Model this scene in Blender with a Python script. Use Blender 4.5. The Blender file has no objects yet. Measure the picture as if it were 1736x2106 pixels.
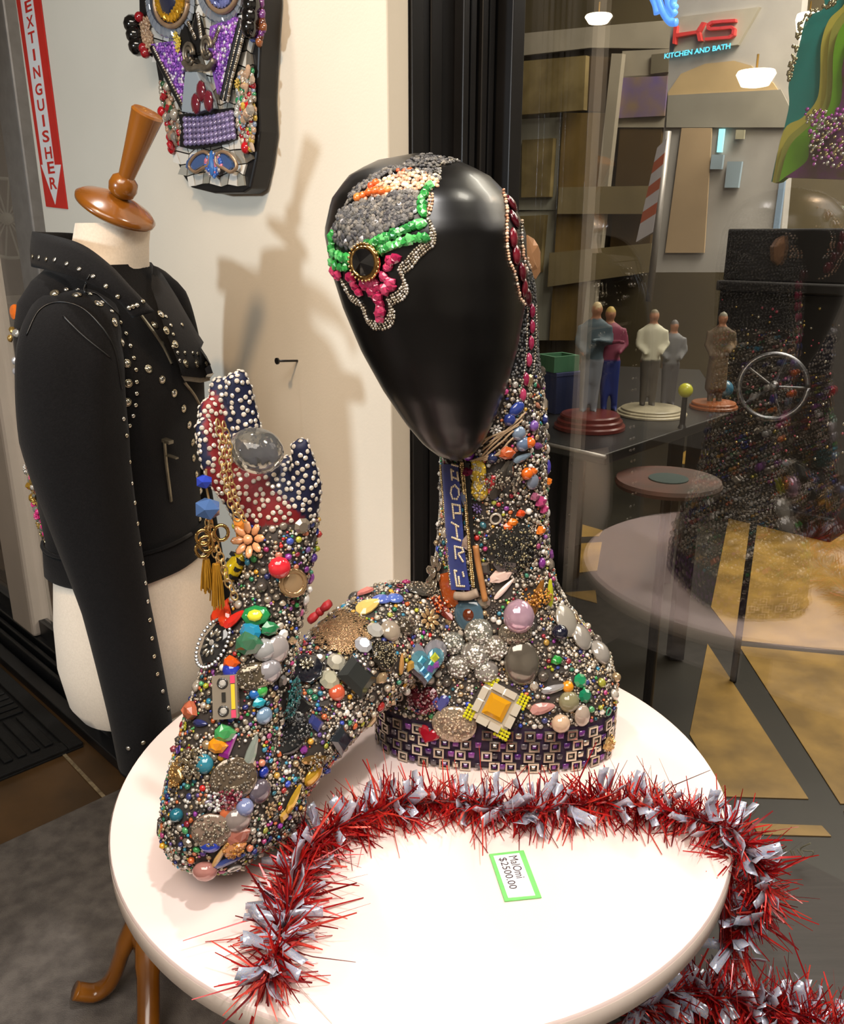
import bpy, bmesh, math, random
import numpy as np
from mathutils import Vector, Matrix, noise
from mathutils.bvhtree import BVHTree
random.seed(7); rng = np.random.default_rng(7)
scn = bpy.context.scene
COL = scn.collection

# ---------------------------------------------------------------- camera
FPX, PIT, CAMZ = 1750.0, math.radians(18.0), 1.46
cam = bpy.data.cameras.new('camera'); camo = bpy.data.objects.new('camera', cam); COL.objects.link(camo)
cam.sensor_fit = 'HORIZONTAL'; cam.sensor_width = 36.0; cam.lens = 36.0*FPX/1736.0
cam.clip_start = 0.02; cam.clip_end = 60
camo.location = (0, 0, CAMZ); camo.rotation_euler = (math.pi/2-PIT, 0, 0)
scn.camera = camo

# ---------------------------------------------------------------- colour view, world
vs = scn.view_settings
vs.view_transform = 'Standard'; vs.look = 'None'; vs.gamma = 1.0; vs.use_curve_mapping = False
vs.exposure = 0.0
world = bpy.data.worlds.new('world'); scn.world = world; world.use_nodes = True
bg = world.node_tree.nodes['Background']; bg.inputs[0].default_value = (0.9, 0.8, 0.66, 1); bg.inputs[1].default_value = 0.22

def light(name, kind, loc, target, energy, color, size=0.2, size_y=None, spot=60, blend=0.4):
    l = bpy.data.lights.new(name, kind); o = bpy.data.objects.new(name, l); COL.objects.link(o)
    o.location = loc; l.energy = energy; l.color = color
    d = (Vector(target)-Vector(loc)); o.rotation_euler = d.to_track_quat('-Z', 'Y').to_euler()
    if kind == 'AREA':
        l.size = size
        if size_y: l.shape = 'RECTANGLE'; l.size_y = size_y
    else:
        l.shadow_soft_size = size
    if kind == 'SPOT': l.spot_size = math.radians(spot); l.spot_blend = blend
    return o
# track spots of the gallery ceiling, the ceiling panels, the mall's ceiling lights, an added fill
light('track_spot_key', 'SPOT', (-0.42, 1.50, 2.85), (0.02, 0.98, 0.8), 60, (1, .93, .86), .05, spot=52, blend=.5)
light('track_spot_front', 'SPOT', (0.35, 0.25, 2.9), (-0.02, 0.72, 0.75), 112, (1, .96, .93), .045, spot=34, blend=.35)
light('track_spot_wall', 'SPOT', (-0.70, 0.0, 2.85), (-0.02, 1.50, 1.25), 92, (1, .66, .36), .08, spot=50, blend=.9)
light('floor_lamp_cool', 'SPOT', (-1.80, -0.02, 1.76), (-0.45, 1.75, 1.42), 98, (.80, .91, 1), .075, spot=56, blend=.5)
light('ceiling_panel', 'AREA', (-0.4, -0.8, 2.95), (-0.4, -0.8, 0), 82, (1, .93, .84), 2.2, 1.6)
light('mall_panel_near', 'AREA', (2.6, 3.4, 3.6), (2.6, 3.4, 0), 95, (1, .9, .74), 2.5, 2.5)
light('mall_panel_far', 'AREA', (2.9, 4.1, 4.4), (3.4, 5.6, 1.6), 400, (1, .95, .86), 2.5, 1.6)
light('swirl_fill_light', 'AREA', tuple(x*.7071 for x in (1.9+.25, 1.9-.25))+(3.5,), (1.35, 2.1, 1.3), 55, (1, .93, .82), .5, .5)  # added fill that brightens the swirl panel and figurine fronts

# ---------------------------------------------------------------- rays and the building grid (45 degrees to the view)
CP, SP = math.cos(PIT), math.sin(PIT)
def ray(u, v):
    a = (u-868)/FPX; b = (1053-v)/FPX
    return Vector((a, CP+b*SP, -SP+b*CP))
ORI = Vector((0, 0, CAMZ))
def at_z(u, v, z): d = ray(u, v); return ORI + d*((z-CAMZ)/d.z)
def at_y(u, v, y): d = ray(u, v); return ORI + d*(y/d.y)
def at_d(u, v, t): return ORI + ray(u, v)*t
S2 = math.sqrt(.5)
NW = Vector((S2, S2, 0)); ET = Vector((-S2, S2, 0))
def at_w(u, v, w): d = ray(u, v); return ORI + d*(w/d.dot(NW))
def wt(w, t, z=0): return NW*w + ET*t + Vector((0, 0, z))

def lin(c):
    c = c/255.0
    return c/12.92 if c <= .04045 else ((c+.055)/1.055)**2.4
def RGB(r, g, b, a=0.0): return (lin(r), lin(g), lin(b), a)

# ---------------------------------------------------------------- materials
MATS = {}
def nmat(name):
    m = bpy.data.materials.new(name); m.use_nodes = True
    return m, m.node_tree, m.node_tree.nodes['Principled BSDF']
def mat(name, rgb=(128, 128, 128), rough=.5, metal=0.0, spec=.5, noise_s=0, noise_a=0.0, bump=0.0, bump_s=None, emit=0, coat=0, sheen=0, trans=0, rgb2=None, stretch=None, alpha=1):
    if name in MATS: return MATS[name]
    m, nt, p = nmat(name)
    c = RGB(*rgb); p.inputs['Base Color'].default_value = (c[0], c[1], c[2], 1)
    p.inputs['Roughness'].default_value = rough; p.inputs['Metallic'].default_value = metal
    p.inputs['Specular IOR Level'].default_value = spec
    p.inputs['Coat Weight'].default_value = coat; p.inputs['Sheen Weight'].default_value = sheen
    p.inputs['Transmission Weight'].default_value = trans
    p.inputs['Alpha'].default_value = alpha
    if emit:
        p.inputs['Emission Color'].default_value = (c[0], c[1], c[2], 1); p.inputs['Emission Strength'].default_value = emit
    if noise_s or bump:
        tc = nt.nodes.new('ShaderNodeTexCoord'); mp = nt.nodes.new('ShaderNodeMapping'); nz = nt.nodes.new('ShaderNodeTexNoise')
        nz.inputs['Scale'].default_value = noise_s or bump_s or 50; nz.inputs['Detail'].default_value = 5
        nt.links.new(tc.outputs['Object'], mp.inputs[0]); nt.links.new(mp.outputs[0], nz.inputs['Vector'])
        if stretch: mp.inputs['Scale'].default_value = stretch
        if noise_s:
            cr = nt.nodes.new('ShaderNodeValToRGB'); c2 = RGB(*(rgb2 or [max(0, x*(1-noise_a)) for x in rgb]))
            cr.color_ramp.elements[0].position = .35; cr.color_ramp.elements[1].position = .65
            cr.color_ramp.elements[0].color = (c2[0], c2[1], c2[2], 1); cr.color_ramp.elements[1].color = (c[0], c[1], c[2], 1)
            nt.links.new(nz.outputs['Fac'], cr.inputs[0]); nt.links.new(cr.outputs[0], p.inputs['Base Color'])
        if bump:
            nb = nz
            if bump_s and noise_s:
                nb = nt.nodes.new('ShaderNodeTexNoise'); nb.inputs['Scale'].default_value = bump_s; nt.links.new(mp.outputs[0], nb.inputs['Vector'])
            bp = nt.nodes.new('ShaderNodeBump'); bp.inputs['Strength'].default_value = bump; bp.inputs['Distance'].default_value = .004
            nt.links.new(nb.outputs['Fac'], bp.inputs['Height']); nt.links.new(bp.outputs[0], p.inputs['Normal'])
    MATS[name] = m
    return m
def mat_attr(name, rough=.18, spec=.6, coat=0.0, src='attr'):
    """colour from the mesh's Col attribute (or the object's own colour); its alpha is how metallic it is"""
    m, nt, p = nmat(name)
    if src == 'attr':
        n = nt.nodes.new('ShaderNodeAttribute'); n.attribute_name = 'Col'
    else:
        n = nt.nodes.new('ShaderNodeObjectInfo')
    nt.links.new(n.outputs['Color'], p.inputs['Base Color']); nt.links.new(n.outputs['Alpha'], p.inputs['Metallic'])
    p.inputs['Roughness'].default_value = rough; p.inputs['Specular IOR Level'].default_value = spec; p.inputs['Coat Weight'].default_value = coat
    MATS[name] = m
    return m
M_GEM = mat_attr('gem_beads', .16, .8, .3)
M_GEMO = mat_attr('gem_piece', .10, .8, .5, 'obj')
M_MATTE = mat_attr('matte_colours', .6, .3)
M_WOODO = mat_attr('satin_piece', .45, .4, 0, 'obj')

# ---------------------------------------------------------------- object helpers
WMX = {}
def link(o, parent=None, mw=None):
    COL.objects.link(o)
    mw = mw if mw is not None else Matrix.Identity(4)
    WMX[o.name] = mw
    if parent is not None:
        o.parent = parent; o.matrix_parent_inverse = Matrix.Identity(4)
        o.matrix_basis = WMX[parent.name].inverted() @ mw
    else:
        o.matrix_basis = mw
    return o
def thing(name, label, cat, loc, group=None, kind=None):
    o = bpy.data.objects.new(name, None); o.empty_display_size = .05
    link(o, None, Matrix.Translation(Vector(loc)))
    return tag(o, label, cat, group, kind)
def tag(o, label=None, cat=None, group=None, kind=None):
    if label: o['label'] = label
    if cat: o['category'] = cat
    if group: o['group'] = group
    if kind: o['kind'] = kind
    return o
def shade(me, smooth):
    me.polygons.foreach_set('use_smooth', [bool(smooth)]*len(me.polygons))
def obj(name, me, parent=None, mw=None, material=None, color=None):
    o = bpy.data.objects.new(name, me)
    if material is not None and not me.materials: me.materials.append(material)
    if color is not None: o.color = color
    return link(o, parent, mw)
def mesh_from(V, F, smooth=False, cols=None, name='mesh'):
    me = bpy.data.meshes.new(name); me.from_pydata([tuple(v) for v in V], [], [tuple(f) for f in F]); me.update()
    if cols is not None:
        at = me.color_attributes.new('Col', 'FLOAT_COLOR', 'POINT')
        at.data.foreach_set('color', np.asarray(cols, dtype=np.float32).ravel())
    if smooth: shade(me, True)
    return me
def np_mesh(V, F, cols=None, smooth=False, name='mesh'):
    me = bpy.data.meshes.new(name); n = len(V); k = len(F)
    me.vertices.add(n); me.vertices.foreach_set('co', np.asarray(V, np.float32).ravel())
    me.loops.add(k*3); me.loops.foreach_set('vertex_index', np.asarray(F, np.int32).ravel())
    me.polygons.add(k); me.polygons.foreach_set('loop_start', np.arange(0, k*3, 3, dtype=np.int32))
    me.update(calc_edges=True)
    if cols is not None:
        at = me.color_attributes.new('Col', 'FLOAT_COLOR', 'POINT'); at.data.foreach_set('color', np.asarray(cols, np.float32).ravel())
    if smooth: shade(me, True)
    return me

class MB:
    """collects faces for one part"""
    def __init__(s): s.V = []; s.F = []
    def add(s, V, F):
        o = len(s.V); s.V += [Vector(v) for v in V]; s.F += [[i+o for i in f] for f in F]; return s
    def box(s, c, d, R=None):
        c = Vector(c); P = []
        for x in (-1, 1):
            for y in (-1, 1):
                for z in (-1, 1):
                    p = Vector((x*d[0]/2, y*d[1]/2, z*d[2]/2)); P.append(c+(R @ p if R else p))
        return s.add(P, [(0, 1, 3, 2), (4, 6, 7, 5), (0, 4, 5, 1), (2, 3, 7, 6), (0, 2, 6, 4), (1, 5, 7, 3)])
    def prism(s, poly, off):
        """closed polygon (3D points) pushed along off"""
        n = len(poly); A = [Vector(p) for p in poly]; B = [p+Vector(off) for p in A]
        return s.add(A+B, [list(range(n))[::-1], [n+i for i in range(n)]]+[(i, (i+1) % n, n+(i+1) % n, n+i) for i in range(n)])
    def tube(s, pts, rad, seg=8, flat=1.0, cap=True):
        pts = [Vector(p) for p in pts]; n = len(pts)
        if not isinstance(rad, (list, tuple)): rad = [rad]*n
        V = []; up = None
        for i, p in enumerate(pts):
            t = (pts[min(i+1, n-1)]-pts[max(i-1, 0)]).normalized()
            if up is None: up = Vector((0, 0, 1)) if abs(t.z) < .9 else Vector((1, 0, 0))
            x = (up - t*up.dot(t)).normalized(); up = x; y = t.cross(x)
            for k in range(seg):
                a = 2*math.pi*k/seg; V.append(p+(x*math.cos(a)*flat+y*math.sin(a))*rad[i])
        F = []
        for i in range(n-1):
            for k in range(seg):
                F.append((i*seg+k, i*seg+(k+1) % seg, (i+1)*seg+(k+1) % seg, (i+1)*seg+k))
        if cap: F += [list(range(seg))[::-1], [(n-1)*seg+k for k in range(seg)]]
        return s.add(V, F)
    def lathe(s, prof, c=(0, 0, 0), R=None, seg=28, cap=True):
        """prof: (radius, height)"""
        V = []; c = Vector(c)
        for r, z in prof:
            for k in range(seg):
                a = 2*math.pi*k/seg; p = Vector((r*math.cos(a), r*math.sin(a), z)); V.append(c+(R @ p if R else p))
        n = len(prof); F = []
        for i in range(n-1):
            for k in range(seg):
                F.append((i*seg+k, i*seg+(k+1) % seg, (i+1)*seg+(k+1) % seg, (i+1)*seg+k))
        if cap: F += [list(range(seg))[::-1], [(n-1)*seg+k for k in range(seg)]]
        return s.add(V, F)
    def ring(s, rings):
        """rings: list of equal-length closed loops, lofted and capped"""
        seg = len(rings[0]); V = [p for r in rings for p in r]; F = []
        for i in range(len(rings)-1):
            for k in range(seg):
                F.append((i*seg+k, i*seg+(k+1) % seg, (i+1)*seg+(k+1) % seg, (i+1)*seg+k))
        F += [list(range(seg))[::-1], [(len(rings)-1)*seg+k for k in range(seg)]]
        return s.add(V, F)
    def ball(s, c, r, seg=14, rings=9, R=None):
        c = Vector(c); r = r if isinstance(r, (tuple, list)) else (r, r, r)
        V = []
        for i in range(1, rings):
            th = math.pi*i/rings
            for k in range(seg):
                a = 2*math.pi*k/seg
                p = Vector((r[0]*math.sin(th)*math.cos(a), r[1]*math.sin(th)*math.sin(a), r[2]*math.cos(th))); V.append(c+(R @ p if R else p))
        tp = Vector((0, 0, r[2])); V += [c+(R @ tp if R else tp), c-(R @ tp if R else tp)]
        F = []; m = rings-1
        for i in range(m-1):
            for k in range(seg):
                F.append((i*seg+k, (i+1)*seg+k, (i+1)*seg+(k+1) % seg, i*seg+(k+1) % seg))
        for k in range(seg):
            F.append((m*seg, k, (k+1) % seg)); F.append((m*seg+1, (m-1)*seg+(k+1) % seg, (m-1)*seg+k))
        return s.add(V, F)
    def mesh(s, smooth=False, name='mesh', fix=True):
        me = bpy.data.meshes.new(name); me.from_pydata([tuple(v) for v in s.V], [], s.F); me.update()
        if fix:
            b = bmesh.new(); b.from_mesh(me); bmesh.ops.recalc_face_normals(b, faces=b.faces); b.to_mesh(me); b.free()
        if smooth: shade(me, True)
        return me
    def build(s, name, material, parent=None, smooth=False, bevel=0, bseg=2, auto=None):
        me = s.mesh(False, name)
        if bevel:
            b = bmesh.new(); b.from_mesh(me)
            ed = [e for e in b.edges if len(e.link_faces) == 2 and e.calc_face_angle(0) > .5]
            bmesh.ops.bevel(b, geom=ed, offset=bevel, segments=bseg, affect='EDGES', profile=.5); b.to_mesh(me); b.free()
        if smooth: shade(me, True)
        if auto: me.set_sharp_from_angle(angle=auto)
        return obj(name, me, parent, None, material)
def frame_of(n, roll=0.0, up=None):
    n = Vector(n).normalized(); up = Vector(up) if up is not None else (Vector((0, 0, 1)) if abs(n.z) < .95 else Vector((0, 1, 0)))
    x = up.cross(n).normalized(); y = n.cross(x)
    if roll: c, s_ = math.cos(roll), math.sin(roll); x, y = x*c+y*s_, y*c-x*s_
    return Matrix(((x.x, y.x, n.x), (x.y, y.y, n.y), (x.z, y.z, n.z)))
def M4(pos, R, sc=1.0):
    sc = sc if isinstance(sc, (tuple, list)) else (sc, sc, sc)
    return Matrix.Translation(pos) @ R.to_4x4() @ Matrix.Diagonal((sc[0], sc[1], sc[2], 1))

# ---------------------------------------------------------------- little shapes, unit radius, flat back at z = 0
def P_of(mb): return np.array([tuple(v) for v in mb.V]), mb.F
def tri(F):
    T = []
    for f in F:
        for i in range(1, len(f)-1): T.append((f[0], f[i], f[i+1]))
    return np.array(T)
def pr_dome(seg=8):
    m = MB(); m.lathe([(1, 0), (.87, .38), (.5, .66), (.08, .76)], seg=seg); return m
def pr_cab(seg=20):
    m = MB(); m.lathe([(1, 0), (.96, .2), (.82, .42), (.58, .6), (.3, .71), (.04, .75)], seg=seg); return m
def pr_cut(seg=8):
    m = MB(); m.lathe([(.94, 0), (1, .22), (.56, .62)], seg=seg); return m
def pr_cone(seg=12):
    m = MB(); m.lathe([(.9, 0), (1, .25), (.02, .62)], seg=seg); return m
def pr_bead():
    b = bmesh.new(); bmesh.ops.create_icosphere(b, subdivisions=1, radius=1)
    V = [v.co+Vector((0, 0, .5)) for v in b.verts]; F = [[v.index for v in f.verts] for f in b.faces]; b.free()
    return MB().add(V, F)
def pr_ball2():
    b = bmesh.new(); bmesh.ops.create_icosphere(b, subdivisions=2, radius=1)
    V = [v.co+Vector((0, 0, .5)) for v in b.verts]; F = [[v.index for v in f.verts] for f in b.faces]; b.free()
    return MB().add(V, F)
def pr_sq(): return MB().lathe([(1.3, 0), (1.3, .3), (.8, .6)], R=Matrix.Rotation(math.pi/4, 3, 'Z'), seg=4)
def pr_leaf():
    pts = [(math.cos(a)*(1.0), math.sin(a)*.52*(1-.35*math.cos(a))) for a in np.linspace(0, 2*math.pi, 12, endpoint=False)]
    return MB().ring([[Vector((x, y, 0)) for x, y in pts], [Vector((x*.97, y*.97, .22)) for x, y in pts], [Vector((x*.5, y*.4, .42)) for x, y in pts]])
def pr_flower(k=8):
    m = MB()
    for i in range(k):
        a = 2*math.pi*i/k; R = Matrix.Rotation(a, 3, 'Z') @ Matrix.Rotation(-.35, 3, 'Y')
        m.ball(Vector((math.cos(a)*.62, math.sin(a)*.62, .24)), (.4, .22, .13), 7, 4, R)
    m.ball((0, 0, .3), .28, 8, 5)
    return m
def pr_ring(seg=14, r=.2):
    m = MB(); V = []; F = []
    for i in range(seg):
        a = 2*math.pi*i/seg
        for k in range(6):
            b = 2*math.pi*k/6; V.append(((1-r+r*math.cos(b))*math.cos(a), (1-r+r*math.cos(b))*math.sin(a), r+r*math.sin(b)))
    for i in range(seg):
        for k in range(6):
            F.append((i*6+k, ((i+1) % seg)*6+k, ((i+1) % seg)*6+(k+1) % 6, i*6+(k+1) % 6))
    return m.add(V, F)
def pr_chip():
    m = MB(); r = [1, .8, .95, .75, 1, .85, .9]; n = len(r)
    m.ring([[Vector((r[i]*math.cos(6.283*i/n), r[i]*.8*math.sin(6.283*i/n), 0)) for i in range(n)],
            [Vector((r[(i+2) % n]*math.cos(6.283*i/n), r[i]*.85*math.sin(6.283*i/n), .45)) for i in range(n)],
            [Vector((.5*math.cos(6.283*i/n)+.1, .4*math.sin(6.283*i/n), .75+.1*math.sin(i*2))) for i in range(n)]])
    return m
def pr_heart():
    pts = []
    for a in np.linspace(0, 2*math.pi, 26, endpoint=False):
        pts.append((16*math.sin(a)**3/17.0, (13*math.cos(a)-5*math.cos(2*a)-2*math.cos(3*a)-math.cos(4*a)+2)/17.0))
    return MB().ring([[Vector((x, y, 0)) for x, y in pts], [Vector((x, y, .2)) for x, y in pts], [Vector((x*.72, y*.72, .42)) for x, y in pts]])
PR = {k: f() for k, f in dict(dome=pr_dome, cab=pr_cab, cut=pr_cut, cone=pr_cone, bead=pr_bead, ball=pr_ball2, sq=pr_sq, leaf=pr_leaf, flower=pr_flower, ring=pr_ring, chip=pr_chip, heart=pr_heart).items()}
PN = {k: (np.array([tuple(v) for v in m.V]), tri(m.F)) for k, m in PR.items()}
SMOOTH = {'dome', 'cab', 'ball', 'flower', 'ring'}
PM = {}
def pmesh(k, material):
    key = (k, material.name)
    if key not in PM:
        me = PR[k].mesh(k in SMOOTH, k); me.materials.append(material); PM[key] = me
    return PM[key]
def piece(name, k, parent, pos, nrm, r, color, roll=0.0, up=None, material=None, lift=0.0):
    o = bpy.data.objects.new(name, pmesh(k, material or M_GEMO)); o.color = color
    n = Vector(nrm).normalized()
    return link(o, parent, M4(Vector(pos)+n*lift, frame_of(n, roll, up), r))
class Bulk:
    """many tiny pieces joined into one mesh"""
    def __init__(s): s.V = []; s.F = []; s.C = []; s.n = 0
    def add(s, k, pos, nrm, r, color, roll=None):
        V, F = PN[k]; r = r if isinstance(r, (tuple, list)) else (r, r, r)
        R = np.array(frame_of(nrm, random.random()*6.28 if roll is None else roll))
        W = (V*np.array(r)) @ R.T + np.array(pos)
        s.V.append(W); s.F.append(F+s.n); s.n += len(V); s.C.append(np.tile(np.array(color, np.float32), (len(V), 1)))
    def build(s, name, parent, material=None, smooth=False, kind='stuff'):
        me = np_mesh(np.concatenate(s.V), np.concatenate(s.F), np.concatenate(s.C), smooth, name)
        o = obj(name, me, parent, None, material or M_GEM)
        if kind: o['kind'] = kind
        return o
def inpoly(x, y, P):
    r = False; n = len(P); j = n-1
    for i in range(n):
        if (P[i][1] > y) != (P[j][1] > y) and x < (P[j][0]-P[i][0])*(y-P[i][1])/(P[j][1]-P[i][1])+P[i][0]: r = not r
        j = i
    return r
def text_mesh(txt, origin, xa, ya, width=None, height=None, extrude=.0, bold=0.0):
    cu = bpy.data.curves.new('letters', 'FONT'); cu.body = txt; cu.size = 1.0; cu.offset = bold; cu.resolution_u = 3
    o = bpy.data.objects.new('letters_tmp', cu); COL.objects.link(o)
    dg = bpy.context.evaluated_depsgraph_get(); dg.update()
    me = bpy.data.meshes.new_from_object(o.evaluated_get(dg)); bpy.data.objects.remove(o); bpy.data.curves.remove(cu)
    V = np.array([tuple(v.co) for v in me.vertices]); lo, hi = V.min(0), V.max(0)
    F = [list(p.vertices) for p in me.polygons]; bpy.data.meshes.remove(me)
    xa = Vector(xa).normalized(); ya = Vector(ya).normalized(); za = xa.cross(ya)
    sx = width/(hi[0]-lo[0]) if width else None; sy = height/(hi[1]-lo[1]) if height else None
    sx = sx or sy; sy = sy or sx
    W = [Vector(origin)+xa*((v[0]-lo[0])*sx)+ya*((v[1]-lo[1])*sy)+za*extrude for v in V]
    return W, F
def subd(P, n=6, closed=False):
    """Catmull-Rom through points"""
    P = [Vector(p) for p in P]; out = []; m = len(P)
    for i in range(m if closed else m-1):
        p0, p1, p2, p3 = (P[(i-1) % m] if closed or i > 0 else P[0]), P[i], P[(i+1) % m], (P[(i+2) % m] if closed or i+2 < m else P[-1])
        for k in range(n):
            t = k/n
            out.append(.5*((2*p1)+(p2-p0)*t+(2*p0-5*p1+4*p2-p3)*t*t+(3*p1-p0-3*p2+p3)*t*t*t))
    if not closed: out.append(P[-1])
    return out
def remesh(mb, voxel, smooth_it=6, name='body'):
    me = mb.mesh(False, name); o = bpy.data.objects.new('tmp', me); COL.objects.link(o)
    r = o.modifiers.new('r', 'REMESH'); r.mode = 'VOXEL'; r.voxel_size = voxel
    if smooth_it: sm = o.modifiers.new('s', 'SMOOTH'); sm.iterations = smooth_it; sm.factor = .5
    dg = bpy.context.evaluated_depsgraph_get(); dg.update()
    out = bpy.data.meshes.new_from_object(o.evaluated_get(dg)); bpy.data.objects.remove(o)
    out.name = name; shade(out, True); out.materials.clear()
    return out
def bvh_of(me):
    return BVHTree.FromPolygons([v.co.copy() for v in me.vertices], [list(p.vertices) for p in me.polygons])
def hit(bvh, u, v, lift=0.0):
    d = ray(u, v).normalized(); p, n, i, dist = bvh.ray_cast(ORI, d)
    if p is None: return None
    if n.dot(d) > 0: n = -n
    return p+n*lift, n

# ================================================================ the setting
def wbox(w0, w1, t0, t1, z0, z1, mb=None):
    mb = mb or MB()
    P = [wt(w, t, z) for w in (w0, w1) for t in (t0, t1) for z in (z0, z1)]
    return mb.add(P, [(0, 1, 3, 2), (4, 6, 7, 5), (0, 4, 5, 1), (2, 3, 7, 6), (0, 2, 6, 4), (1, 5, 7, 3)])
m_wall = mat('painted_plaster', (224, 216, 200), .75, spec=.2, noise_s=3, rgb2=(219, 211, 195), bump=.05, bump_s=220)
m_room = mat('gallery_paint', (214, 208, 198), .8, spec=.2, noise_s=2, rgb2=(206, 200, 190))
m_ceil = mat('ceiling_paint', (196, 188, 176), .9, spec=.2, noise_s=4, rgb2=(188, 180, 168))
m_black = mat('black_frame', (22, 21, 21), .38, spec=.5, noise_s=12, rgb2=(17, 16, 16))
m_alu = mat('grey_aluminium', (150, 145, 140), .42, .55, noise_s=30, rgb2=(140, 135, 130))
m_cream = mat('cream_post', (205, 192, 180), .5, noise_s=6, rgb2=(198, 186, 174))
m_sill = mat('dark_sill', (27, 29, 33), .35, noise_s=20, rgb2=(20, 22, 26))
m_conc = mat('polished_concrete', (104, 76, 46), .30, noise_s=5, rgb2=(78, 58, 36), bump=.03, bump_s=60)
m_joint = mat('floor_joint', (170, 152, 120), .6, noise_s=60, rgb2=(120, 104, 80))

def struct(name, mb, m, parent=None, **k):
    o = mb.build(name, m, parent, **k)
    if parent is None: o['kind'] = 'structure'
    return o
floor = struct('floor', wbox(-3.2, 1.30, -3.0, 4.6, -.05, 0), m_conc)
jm = MB(); a_, b_ = at_z(133, 1553, .002), at_z(222, 1648, .002); d_ = (b_-a_).normalized(); s_ = Vector((-d_.y, d_.x, 0))*.005
jm.prism([a_-d_*.2-s_, b_+d_*.4-s_, b_+d_*.4+s_, a_-d_*.2+s_], (0, 0, .0015)); jm.build('joint_line', m_joint, floor)
struct('ceiling', wbox(-3.2, 1.30, -3.0, 4.6, 3.05, 3.12), m_ceil)
struct('wall_front', wbox(.975, 1.022, 1.05, 2.39, 0, 3.05), m_wall, bevel=.003)
struct('wall_rear', wbox(-3.2, -3.1, -3.0, 4.6, 0, 3.05), m_room)
struct('wall_right', wbox(-3.1, 1.26, -3.0, -2.9, 0, 3.05), m_room)
struct('wall_left', wbox(-3.1, 0.95, 4.5, 4.6, 0, 3.05), m_room)

# the storefront window: deep black jamb with fins, clear pane, bottom ledge
win = tag(bpy.data.objects.new('window_1', None), kind='structure'); link(win, None, Matrix.Translation(wt(1.26, 1.05, .47)))
jamb = wbox(1.022, 1.30, 1.055, 1.20, 0, 3.05)
jo = jamb.build('window_jamb', m_black, win)
for w0, w1, pr in ((1.024, 1.050, .010), (1.072, 1.098, .004), (1.128, 1.142, .022), (1.152, 1.166, .016), (1.176, 1.190, .020), (1.198, 1.212, .016), (1.222, 1.254, .045)):
    wbox(w0, w1, 1.055-pr, 1.0552, 0, 3.05).build('jamb_fin', m_black, jo, bevel=.002)
m_glass, nt, p = nmat('window_glass')
nt.nodes.remove(p)
tr = nt.nodes.new('ShaderNodeBsdfTransparent'); gl = nt.nodes.new('ShaderNodeBsdfGlossy'); mx = nt.nodes.new('ShaderNodeMixShader'); fr = nt.nodes.new('ShaderNodeMath')
tr.inputs[0].default_value = (.93, .93, .91, 1); gl.inputs['Roughness'].default_value = .0; gl.inputs[0].default_value = (.97, .96, 1, 1)
lw_ = nt.nodes.new('ShaderNodeLayerWeight'); lw_.inputs[0].default_value = .5; pw = nt.nodes.new('ShaderNodeMath'); pw.operation = 'POWER'; pw.inputs[1].default_value = 3
fr.operation = 'MULTIPLY_ADD'; fr.inputs[1].default_value = .75; fr.inputs[2].default_value = .11
nt.links.new(lw_.outputs['Facing'], pw.inputs[0]); nt.links.new(pw.outputs[0], fr.inputs[0])
out = nt.nodes['Material Output']
nt.links.new(fr.outputs[0], mx.inputs[0]); nt.links.new(tr.outputs[0], mx.inputs[1]); nt.links.new(gl.outputs[0], mx.inputs[2]); nt.links.new(mx.outputs[0], out.inputs[0])
MATS['glass'] = m_glass
wbox(1.262, 1.270, -2.9, 1.056, .455, 3.05).build('pane', m_glass, win)
m_ledge = mat('dark_ledge_board', (50, 44, 41), .6, noise_s=9, rgb2=(42, 37, 34), stretch=(1, 14, 14), bump=.06, bump_s=80)
led = MB(); wbox(.76, 1.272, -2.9, 1.05, .44, .472, led); struct('trim_1', led, m_ledge)
kn = MB(); wbox(1.20, 1.272, -2.9, 1.05, .0, .44, kn); struct('trim_2', kn, m_black)
# scratched scribble low on the glass, seen from behind
m_scr = mat('etched_scribble', (120, 118, 96), .6, noise_s=40, rgb2=(96, 94, 78))
def gpx(x, y): return at_w(1550+x/9.333, 1700+y/9.333, 1.2605)
for st in ([(605, 430), (640, 490)], [(705, 450), (760, 600)], [(760, 465), (820, 585)], [(840, 430), (990, 640)], [(1090, 320), (900, 420), (960, 520)], [(950, 455), (1060, 470), (1130, 470), (1148, 515), (1110, 550), (1060, 565)]):
    MB().tube([gpx(*q) for q in subd([Vector((a, b, 0)) for a, b in st], 3) for q in [(q.x, q.y)]], .0011, 5).build('scribble_stroke', m_scr, win)

# the glazed entrance left of the wall
ent = tag(bpy.data.objects.new('door_1', None), kind='structure'); link(ent, None, Matrix.Translation(wt(1.0, 2.4)))
tl = at_w(93, 464, 1.0).dot(ET); tr_ = at_w(56, 464, 1.0).dot(ET)
wbox(.965, 1.03, tl, tr_, .08, 3.05).build('door_post', m_alu, ent, bevel=.006)
t2a = at_w(97, 1332, 1.0).dot(ET); t2b = at_w(58, 1332, 1.0).dot(ET)
wbox(.96, 1.04, t2a, t2b, .10, 3.05).build('door_post', m_cream, ent, bevel=.012)
wbox(.985, 1.015, 2.40, 4.5, .10, .16).build('door_rail', m_sill, ent)
wbox(.995, 1.001, tr_, 4.5, .16, 3.05).build('pane', m_glass, ent)
for i, (w0, w1, h) in enumerate(((.862, .905, .035), (.915, .93, .07), (.94, .955, .085), (.965, 1.06, .10))):
    wbox(w0, w1, 1.95, 4.5, 0, h).build('sill_rail', m_sill, ent, bevel=.004)
wbox(.90, .974, 1.86, 2.39, 0, .16).build('sill_block', m_sill, ent, bevel=.01)
ob = wbox(.90, .973, at_w(262, 1580, .93).dot(ET), at_w(226, 1580, .93).dot(ET), .02, .15)
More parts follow.
